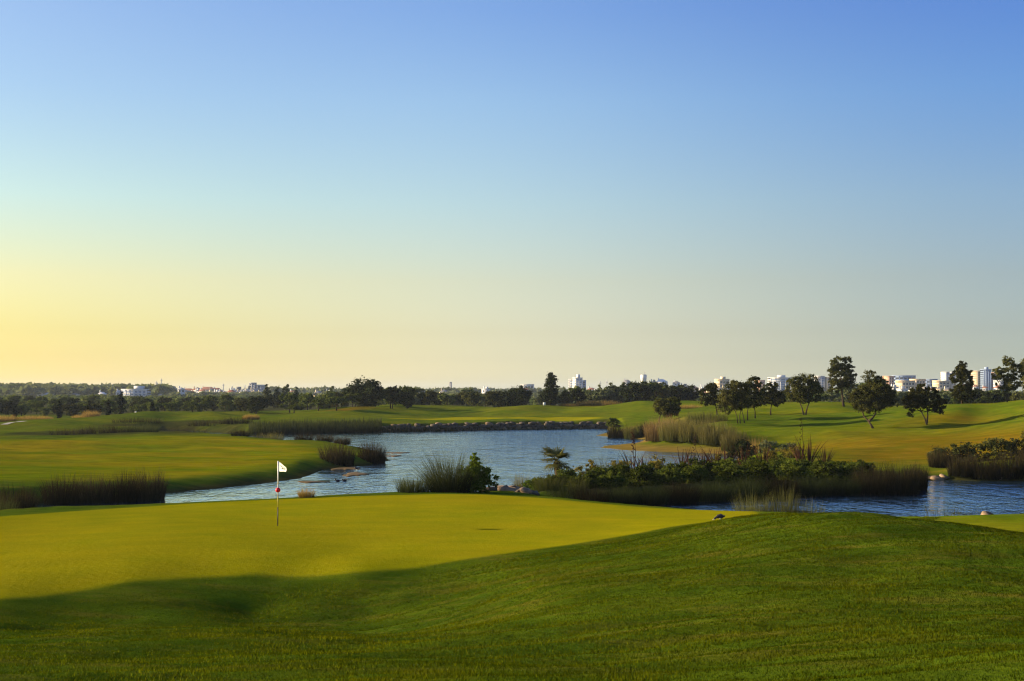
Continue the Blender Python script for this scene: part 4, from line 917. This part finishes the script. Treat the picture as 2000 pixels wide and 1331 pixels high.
BP = 'sunlit stones on the pond shore'
for u, Y, w, d, h, la, k, rz in [(1830, 87.6, .9, .6, .36, 'long sunlit stone on the pond shore', 5, .1), (1846, 88.0, .7, .6, .34, 'sunlit stone touching the long one', 6, .6), (1858, 88.6, .7, .6, .42, 'upper sunlit stone below the rushes', 5, -.3), (1818, 88.0, .6, .5, .3, 'small stone at the pond corner', 2, .4), (1950, 87.0, .5, .4, .4, 'grey stone under the dark pond rushes', 3, 0)]:
    boulder(u, Y, w, d, h, la, k, BP, .02, rz)
boulder(1936, 49.3, .75, .5, .3, 'flat pale stone lying at the near pond edge', 6, None, None, .2)

# mats of weed on the water
def mat_(u0, u1, v0, v1, label, seed, mat='algae', name='weed_mat'):
    a = atz((u0 + u1) / 2, (v0 + v1) / 2, 0); rx = (atz(u1, (v0 + v1) / 2, 0)[0] - atz(u0, (v0 + v1) / 2, 0)[0]) / 2; ry = abs(atz(u0, v0, 0)[1] - atz(u0, v1, 0)[1]) / 2
    r = np.random.default_rng(seed); n = 40; th = np.arange(n) / n * 6.283; rad = 1 + .22 * np.sin(3 * th + r.random() * 6) + .12 * np.sin(7 * th + r.random() * 6) + .06 * r.normal(size=n)
    V = [(0, 0, .05)]
    for f, z in ((.55, .05), (.9, .035), (1.0, -.03)):
        V += [(math.cos(t_) * rx * q * f, math.sin(t_) * ry * q * f, z) for t_, q in zip(th, rad)]
    T = [(0, 1 + i, 1 + (i + 1) % n) for i in range(n)]; Q = [(1 + j * n + i, 1 + (j + 1) * n + i, 1 + (j + 1) * n + (i + 1) % n, 1 + j * n + (i + 1) % n) for j in range(2) for i in range(n)]
    o = obj(name, mesh_data(name, V, Q, T, True), M[mat]); o.location = (a[0], a[1], 0); return tag(o, label, 'weed', 'weed mats off the fairway point')
mat_(650, 705, 912, 918, 'brown weed mat at the foot of the wide rush clump', 1)
mat_(672, 716, 923, 931, 'orange-brown weed mat furthest from the rush clump', 2)
mat_(582, 640, 940.5, 943.5, 'thin brown weed streak near the mown bank', 3)
mat_(752, 800, 884, 886, 'dark weed streak beside the squarish rush clump', 4)
mat_(752, 785, 890, 892.5, 'short weed streak below the dark one', 5)

# ------------------------------------------------------------------ flagstick
fp = np.array(on(543, 43.0)); fy = 43.0; k = fy / F
ft = thing('flagstick', tuple(fp), 'white flagged golf pin with red ball standing on the green', 'flagstick')
def zv(v): return float(at(543, v, fy)[2] - fp[2])
def sect(v0, v1, m_, r_=.019):
    MB().tube([(0, 0, zv(v0)), (0, 0, zv(v1))], r_, 10).build('pole_section', M[m_], ft)
sect(1030, 991, 'black'); sect(991, 970, 'yellow'); sect(970, 946, 'grey'); sect(946, 901, 'white', .024)
mb = MB(); zc = zv(957.5); Rb = .085
mb.tube([(0, 0, zc + Rb * math.sin(a)) for a in np.linspace(-1.5, 1.5, 9)], [Rb * math.cos(a) for a in np.linspace(-1.5, 1.5, 9)], 14)
mb.build('ball', M['red'], ft, True)
ns, nt = 14, 10; V = []
for j in range(nt + 1):
    for i in range(ns + 1):
        s_, t_ = i / ns, j / nt
        top = -.17 * s_; bot = -.33 + .02 * s_; x = .024 + s_ * (.30 + .03 * (1 - abs(t_ - .5)))
        V.append((x, -.42 * s_ + .022 * math.sin(s_ * 7 + t_ * 2) * s_, zv(902) + top + (bot - top) * t_))
Qf = [(j * (ns + 1) + i, j * (ns + 1) + i + 1, (j + 1) * (ns + 1) + i + 1, (j + 1) * (ns + 1) + i) for j in range(nt) for i in range(ns)]
fo = obj('flag', mesh_data('flag', V, Qf, smooth=True), M['flagcloth'], ft)
mb = MB()
def em(x0, x1, z0, z1):
    yy = lambda x: -.42 * (x / .31) + .022 * math.sin(x / .31 * 7 + 1) * (x / .31) - .02
    mb.add([(x0, yy(x0), zv(902) + z0), (x1, yy(x1), zv(902) + z0), (x1, yy(x1), zv(902) + z1), (x0, yy(x0), zv(902) + z1)], [(0, 1, 2, 3)])
em(.10, .14, -.14, -.11); em(.14, .17, -.17, -.13); em(.17, .23, -.23, -.19); em(.15, .19, -.22, -.20); em(.10, .12, -.215, -.205); em(.20, .22, -.19, -.17)
mb.build('emblem', M['black'], fo)
# ------------------------------------------------------------------ water birds
def bird(p, label, s=1.0, rz=0, peck=True, legs=True, name='water_bird'):
    t = thing(name, p, label, 'bird', 'dark water birds', rz, s)
    z0 = .12 if legs else -.02
    if peck: sp = [(-.17, z0 + .0), (-.145, z0 + .02), (-.12, z0 + .04), (-.09, z0 + .06), (-.03, z0 + .085), (.05, z0 + .095), (.11, z0 + .085), (.16, z0 + .09), (.20, z0 + .10)]; rd = [.008, .028, .032, .03, .065, .078, .06, .03, .008]
    else: sp = [(-.17, z0 + .17), (-.145, z0 + .18), (-.115, z0 + .16), (-.10, z0 + .11), (-.05, z0 + .07), (.04, z0 + .07), (.11, z0 + .07), (.16, z0 + .085), (.20, z0 + .10)]; rd = [.01, .03, .03, .026, .06, .08, .06, .03, .008]
    MB().tube([(a, 0, b) for a, b in sp], rd, 12).build('body', M['feather'], t, True)
    MB().tube([(sp[0][0] + .015, 0, sp[0][1]), (sp[0][0] - .045, 0, sp[0][1] - .015)], [.022, .004], 8).build('bill', M['bill'], t, True)
    if legs:
        for y in (-.03, .03):
            MB().tube([(.03, y, z0 + .04), (.04, y, z0 * .5), (.03, y, 0), (-.03, y, .004)], [.012, .008, .008, .006], 6).build('leg', M['bill'], t, True)
bird(on(1404, 39.7), 'black water bird with pale bill pecking on the rim of the green', 1.0, .15, True, True)
bird(tuple(atz(659, 941, 0)), 'dark water bird swimming beside its companion in the channel', 1.0, .3, False, False)
bird(tuple(atz(672, 940.5, 0)), 'dark water bird swimming behind its companion towards the weed', 1.0, .1, False, False)
bird((*atz(696, 921, 0)[:2], .03), 'dark water bird standing by the orange-brown weed mat', 1.0, 1.0, False, True)
# tee boards and path
def board(u, Y, w, h, label):
    t = thing('tee_board', on(u, Y), label, 'sign', 'white boards on the course')
    MB().box(-w / 2, w / 2, -.04, .04, .12, .12 + h).build('panel', M['white'], t); 
    for x in (-w * .35, w * .35): MB().box(x - .03, x + .03, -.03, .03, -.15, .12).build('leg', M['grey'], t)
board(1063, 262, .5, .55, 'white board on the crest before the tall ragged conifer')
board(265, 236, .35, .25, 'tiny white board on the crest of the long mown mound')
pv = [];  pu = [(20, 196), (32, 199), (44, 203), (50, 207), (42, 208), (30, 203), (18, 199)]
cpts = [on(u, Y, .05) for u, Y in [(8, 193), (30, 199), (48, 208)]]
mbp = []
for i, f in enumerate(np.linspace(0, 1, 9)):
    x = np.interp(f, [0, .5, 1], [c[0] for c in cpts]); y = np.interp(f, [0, .5, 1], [c[1] for c in cpts])
    for sd in (-1, 1): xx = x + sd * .55; mbp.append((xx, y, float(gz(xx, y)) + .06))
M['path'] = plain('worn_concrete', (0.26, 0.24, 0.20), 0.85, 0.2, 1)
po = obj('cart_path', mesh_data('cart_path', mbp, [(2 * i, 2 * i + 1, 2 * i + 3, 2 * i + 2) for i in range(8)]), M['path']); tag(po, 'short pale concrete cart path by the straw grass', kind='structure')

# ------------------------------------------------------------------ the town on the horizon
def box(mb, w, d, h, z0=0, x=0, y=0): return mb.box(x - w / 2, x + w / 2, y - d / 2, y + d / 2, z0, z0 + h)
def bpos(u, vtop, Y):
    x = col(u, Y, vtop); z = float(gz(x, Y)) - .5; return x, z, float(at(u, vtop, Y)[2] - z)
def house(u, vtop, wpx, Y, wall, roof, label, group=None, shape='hip', rz=0, cat='house'):
    x, z, H = bpos(u, vtop, Y); w = px2m(wpx, Y); d = w * .8; rh = min(H * .32, w * .28); h = H - rh
    t = thing('house', (x, Y, z), label, cat, group, rz)
    wl_ = box(MB(), w, d, h).build('wall', M[wall], t)
    mb = MB(); e = .4
    if shape == 'hip': mb.add([(-w / 2 - e, -d / 2 - e, h), (w / 2 + e, -d / 2 - e, h), (w / 2 + e, d / 2 + e, h), (-w / 2 - e, d / 2 + e, h), (-w * .2, 0, h + rh), (w * .2, 0, h + rh)], [(0, 1, 5, 4), (2, 3, 4, 5)], [(1, 2, 5), (3, 0, 4)])
    elif shape == 'gable': mb.add([(-w / 2 - e, -d / 2 - e, h), (w / 2 + e, -d / 2 - e, h), (w / 2 + e, d / 2 + e, h), (-w / 2 - e, d / 2 + e, h), (0, -d / 2 - e, h + rh), (0, d / 2 + e, h + rh)], [(1, 2, 5, 4), (3, 0, 4, 5)], [(0, 1, 4), (2, 3, 5)])
    else: box(mb, w + .5, d + .5, .5, h); box(mb, w * .3, d * .3, rh, h + .5, w * .15)
    rf = mb.build('roof', M[roof], t)
    box(MB(), .8, .8, rh + .9, h + .1, -w * .28, d * .15).build('chimney', M[wall], rf)
    fl = max(1, int(h / 3.0)); nb = max(2, int(w / 3.5))
    for f in range(fl):
        for b in range(nb):
            wx0 = -w / 2 + w * (b + .5) / nb
            box(MB(), min(1.3, w / nb * .5), .12, 1.3, h - (f + 1) * 3.0 + 1.0 if h > 3.2 else h * .4, wx0, -d / 2).build('window', M['glass'], wl_)
    return t
def block(u, vtop, wpx, Y, wall, label, group=None, floors=8, cols=1, rz=0, band=None, top=None):
    """flats: recessed glazing between projecting floor slabs"""
    x, z, H = bpos(u, vtop, Y); w = px2m(wpx, Y); d = max(9, w * .7)
    t = thing('apartment_building', (x, Y, z), label, 'building', group, rz)
    fh = H / floors
    core = box(MB(), w - .8, d - .8, H - .05).build('wall', M[band or 'glass'], t)
    for f in range(floors): box(MB(), w, d, fh * .52, f * fh + fh * .48).build('balcony_band', M[wall], t)
    for c in range(cols + 1): box(MB(), .9, d + .3, H + .02, 0, -w / 2 + .45 + (w - .9) * c / cols).build('wall_pier', M[wall], t)
    rf = box(MB(), w + .3, d + .5, .6, H).build('roof', M[wall], t)
    if top: box(MB(), w * .35, d * .4, top, H + .6, w * .1).build('lift_housing', M[wall], rf)
    return t
def mast(u, vtop, Y, label, w=.35, group='masts over the town'):
    x, z, H = bpos(u, vtop, Y); t = thing('mast', (x, Y, z), label, 'mast', group)
    MB().tube([(0, 0, 0), (0, 0, H)], [w * 1.6, w], 6).build('pole', M['wall_grey'], t)
    box(MB(), 2.4, .5, .4, H * .86).build('crossbar', M['wall_grey'], t)
VL = 'white villas among the trees'
house(88, 769, 24, 820, 'wall_white', 'wall_white', 'low white flat-roofed villa deepest in the hillside woods', VL, 'flat')
house(144, 768, 20, 820, 'wall_white', 'slate', 'cream-sided villa with grey roof between the white flat one and the bright one', VL, 'hip')
house(200, 766, 13, 800, 'wall_white', 'wall_white', 'bright sunlit villa with steep white roof near the tallest cypress', VL, 'hip', .5)
house(233, 763, 12, 830, 'wall_white', 'wall_white', 'narrow white villa beside the long pale block', VL, 'gable', .4)
block(267, 762, 50, 840, 'wall_white', 'long pale three-storey block beside the tallest cypress', None, 3, 6, 0, 'wall_blue', 2)
house(354, 757, 13, 880, 'wall_white', 'wall_white', 'bright sunlit villa with peaked white gable below the hill town', VL, 'gable', .3)
house(432, 764, 9, 880, 'wall_white', 'wall_white', 'small white villa above the oaks below the hill town', VL, 'flat', .3)
house(452, 762, 14, 890, 'wall_cream', 'tile', 'cream villa with red tiled roof below the hill town', VL, 'hip', .3)
house(927, 765, 16, 800, 'wall_white', 'slate', 'isolated white house in the woods beyond the far green', VL, 'hip', .2)
house(1226, 764, 16, 820, 'wall_white', 'wall_white', 'white gabled house among the trees below the water tower', VL, 'gable', .5)
HT = 'buildings of the hill town'
for u, v, w, wl_, rf_, sh, la in [(300, 757, 22, 'wall_white', 'slate', 'hip', 'white house at the foot of the hill town crown'), (316, 750, 30, 'wall_white', 'slate', 'hip', 'pale broad building crowning the hill town below the masts'), (336, 755, 20, 'wall_grey', 'slate', 'hip', 'grey building sharing the crown of the hill town'), (330, 762, 34, 'wall_cream', 'tile', 'hip', 'cream terrace with tiled roof under the crown of the hill town'), (368, 759, 26, 'wall_white', 'tile', 'hip', 'white house with red roof next to the sunlit gable villa'), (386, 757, 24, 'wall_pink', 'tile', 'gable', 'pink house with red roof in the hill town'), (406, 756, 34, 'wall_cream', 'tile', 'hip', 'long cream house with wide red roof in the hill town'), (424, 758, 18, 'wall_white', 'tile', 'hip', 'small white house beside the wide red roof'), (462, 757, 30, 'wall_grey', 'slate', 'flat', 'grey flat-roofed building at the conifer end of the hill town'), (484, 755, 20, 'wall_white', 'slate', 'flat', 'white flat-roofed building next to the tower block')]:
    house(u, v, w, 1180, wl_, rf_, la, HT, sh, .2)
block(494, 749, 11, 1200, 'wall_grey', 'grey tower block of the hill town', HT, 7, 2)
block(508, 753, 22, 1210, 'wall_white', 'white apartment block behind the tall conifers', HT, 5, 3)
mast(305, 745, 1180, 'short mast on the hill town crown'); mast(315, 740, 1180, 'tall mast on the hill town crown'); mast(436, 750, 1180, 'thin mast by the small white villa')
block(880, 748, 4, 1300, 'wall_grey', 'lone slim tower on the wooded skyline', None, 8, 1)
block(1030, 752, 26, 1250, 'wall_white', 'low white block half hidden by the ragged conifer', None, 4, 4)
RT = 'buildings of the coastal town'
block(1118, 742, 14, 1250, 'wall_white', 'shorter wing of the white tower pair past the ragged conifer', RT, 7, 2, 0, 'wall_blue')
block(1128, 739, 14, 1240, 'wall_white', 'taller of the white tower pair past the ragged conifer', RT, 8, 2, .3, 'wall_blue', 3)
block(1140, 744, 8, 1255, 'wall_blue', 'blue-grey slab attached to the white tower pair', RT, 7, 1)
mast(1172, 745, 1250, 'thin mast over the grey grove'); mast(1185, 743, 1250, 'taller thin mast over the grey grove')
house(1224, 742, 14, 1150, 'wall_grey', 'slate', 'grey building with pointed roof beside the water tower', RT, 'hip')
x, z, H = bpos(1257, 733, 1200); t = thing('water_tower', (x, 1200, z), 'round white water tower with antenna above the dark oaks', 'tower')
MB().tube([(0, 0, 0), (0, 0, H * .8), (0, 0, H * .82), (0, 0, H)], [2.5, 2.5, 2.9, 2.9], 20).build('shaft', M['wall_white'], t)
rf = MB().tube([(0, 0, H), (0, 0, H + .5)], [3.1, 2.6], 20).build('roof', M['wall_grey'], t); MB().tube([(.8, 0, H + .5), (.8, 0, H + 4.5)], [.25, .12], 6).build('antenna', M['wall_grey'], rf)
for u, v, w, wl_, rf_, sh, la in [(1276, 743, 12, 'wall_white', 'slate', 'flat', 'small white building next to the water tower'), (1292, 741, 20, 'wall_white', 'wall_white', 'hip', 'white building with peaked roof past the water tower'), (1321, 745, 12, 'wall_white', 'slate', 'hip', 'white building with dark steep roof above the low olive'), (1336, 751, 16, 'wall_grey', 'slate', 'flat', 'grey flat building behind the low olive'), (1352, 754, 26, 'wall_cream', 'tile', 'hip', 'cream building with red roof behind the low olive'), (1376, 753, 20, 'wall_white', 'slate', 'flat', 'white flat building before the sparse dark oak')]:
    house(u, v, w, 1200, wl_, rf_, la, RT, sh, .2)
block(1410, 742, 22, 1150, 'wall_cream', 'cream stepped apartment block lit by the sun behind the multi-stemmed olive', RT, 5, 3, .35, None, 2)
block(1484, 744, 12, 1180, 'wall_pink', 'pinkish block peeping beside the single-stemmed olive', RT, 6, 2, .3)
block(1522, 739, 40, 1150, 'wall_white', 'long white-banded hotel with blue stripes between the olives', RT, 8, 4, 0, 'wall_blue', 2)
block(1600, 736, 14, 1200, 'wall_white', 'white block partly behind the wide forked olive', RT, 8, 2, .2, 'wall_blue')
block(1614, 738, 10, 1200, 'wall_cream', 'cream block beside the tallest slope tree', RT, 7, 1, .4)
block(1735, 736, 12, 1180, 'wall_pink', 'terracotta block past the large round olive', RT, 7, 2, .4)
block(1764, 735, 40, 1220, 'wall_blue', 'long blue-grey building behind the slanting olive', RT, 6, 5)
block(1768, 745, 30, 1120, 'wall_cream', 'lower cream terraced flats behind the slanting olive', RT, 4, 4, .35)
block(1792, 742, 22, 1130, 'wall_cream', 'upper cream terraced flats behind the slanting olive', RT, 5, 3, .35)
block(1817, 742, 22, 1160, 'wall_blue', 'blue-grey block next to the cream terraces', RT, 5, 3)
block(1838, 745, 26, 1120, 'wall_cream', 'cream balconied flats before the column-shaped tree', RT, 5, 3, .35)
block(1846, 728, 8, 1200, 'wall_white', 'slim white balconied tower on the skyline', RT, 11, 1, .2, 'wall_blue')
block(1857, 728, 9, 1205, 'wall_white', 'white balconied tower twin on the skyline', RT, 11, 2, .2, 'wall_blue')
block(1908, 726, 14, 1190, 'wall_cream', 'cream striped tower beside the column-shaped tree', RT, 11, 1, .35)
block(1925, 723, 15, 1180, 'wall_blue', 'blue-grey tower with stepped top near the gum trees', RT, 12, 3, 0, 'wall_blue', 2)
block(1938, 729, 9, 1195, 'wall_pink', 'pinkish tower against the blue-grey one', RT, 10, 1, .3)
block(1955, 745, 20, 1150, 'wall_white', 'low white flats below the gum trees', RT, 5, 3, .3)
rh_ = random.Random(31)
places = [('in the hill town streets', 292, 515, 758, 766, 26, 1000, 1120), ('in the coastal town streets', 1150, 1420, 755, 764, 24, 1000, 1120), ('on the town edge below the apartment towers', 1660, 1960, 750, 760, 16, 950, 1080), ('scattered along the wooded skyline', 560, 1050, 757, 764, 12, 1000, 1150)]
protos_ = {}
for place, u0, u1, v0, v1, n, Y0, Y1 in places:
    for i in range(n):
        kd = rh_.randrange(3); u = u0 + (u1 - u0) * (i + rh_.random()) / n; Y = rh_.uniform(Y0, Y1)
        la = ['small white house with red tiled roof ', 'small cream house with grey roof ', 'small flat-roofed white house '][kd] + place
        house(u, rh_.uniform(v0, v1), rh_.uniform(9, 20), Y, ['wall_white', 'wall_cream', 'wall_white'][kd], ['tile', 'slate', 'wall_white'][kd], la, 'small houses ' + place, ['hip', 'gable', 'flat'][kd], rh_.uniform(-.2, .6))

# ------------------------------------------------------------------ unmown grass of the rough, blade by blade
def rough_grass():
    r = np.random.default_rng(55); n = 900000
    y = np.sqrt(r.uniform(9.5 ** 1.15, 47 ** 1.15, n) ** (2 / 1.15)); x = r.uniform(-1, 1, n) * (0.46 * y + 1.5)
    sg = poly_sd(x, y, GREEN); st_ = poly_sd(x, y, TONGUE)
    keep = (sg > .05) & (st_ > .1) & (np.minimum(poly_sd(x, y, LAKE), poly_sd(x, y, POND)) > .6)
    x, y, sg = x[keep], y[keep], sg[keep]; n = len(x)
    z = gz(x, y)
    patch = fbm(x / 1.3, y / 1.3, 3); tuft = fbm(x / .22 + 9, y / .22, 2)
    h = (.030 + .010 * patch + .009 * tuft) * r.uniform(.6, 1.3, n) * np.clip(sg / 1.2, .35, 1); h = np.maximum(h, .012)
    w = .0035 * np.maximum(1, y / 13) * r.uniform(.7, 1.3, n)
    a = r.random(n) * 6.283; b = r.random(n) * 6.283; ln = r.uniform(.1, .9, n) * h
    V = np.empty((n, 3, 3)); V[:, 0] = np.stack([x - np.cos(a) * w, y - np.sin(a) * w, z - .006], 1); V[:, 1] = np.stack([x + np.cos(a) * w, y + np.sin(a) * w, z - .006], 1)
    V[:, 2] = np.stack([x + np.cos(b) * ln, y + np.sin(b) * ln, z + h], 1)
    tone = np.clip(.35 + .28 * patch + .15 * tuft + r.normal(size=n) * .16, 0, 1)
    e = .12; nn = np.stack([-(gz(x + e, y) - gz(x - e, y)) / (2 * e), -(gz(x, y + e) - gz(x, y - e)) / (2 * e), np.ones(n)], 1)
    nn += r.normal(size=(n, 3)) * .45; nn /= np.linalg.norm(nn, axis=1)[:, None]; nn = np.concatenate([nn, np.ones((n, 1))], 1)
    gm, t, out = nmat('grass_blade'); c = mix(t, attr(t, 'tone'), (0.022, 0.048, 0.001), (0.130, 0.142, 0.003))
    d = N(t, 'ShaderNodeBsdfDiffuse'); t.links.new(c, d.inputs[0]); t.links.new(attr(t, 'gn', 'Vector'), d.inputs['Normal'])
    tr = N(t, 'ShaderNodeBsdfTranslucent'); t.links.new(c, tr.inputs[0]); ms = N(t, 'ShaderNodeMixShader'); ms.inputs[0].default_value = .25
    t.links.new(d.outputs[0], ms.inputs[1]); t.links.new(tr.outputs[0], ms.inputs[2]); t.links.new(ms.outputs[0], out.inputs[0])
    o = obj('rough_grass', mesh_data('rough_grass', V.reshape(-1, 3), None, np.arange(3 * n).reshape(-1, 3), attrs={'tone': np.repeat(tone, 3), 'gn': np.repeat(nn, 3, 0)}), gm)
    tag(o, 'short dense rough grass covering the slopes round the green', 'grass', kind='stuff')
rough_grass()

# ------------------------------------------------------------------ evening haze
m, t, out = nmat('haze_air')
pv_ = N(t, 'ShaderNodeVolumePrincipled'); pv_.inputs['Color'].default_value = (0.72, 0.84, 1.0, 1); pv_.inputs['Density'].default_value = 0.00008; pv_.inputs['Anisotropy'].default_value = 0.2
t.links.new(pv_.outputs[0], out.inputs['Volume'])
hz = MB().box(GX[0] - 20, GX[-1] + 20, GY[0] - 20, GY[-1] + 20, -3.5, 36.0).build('haze', m)
tag(hz, 'thin blue evening haze', kind='stuff')
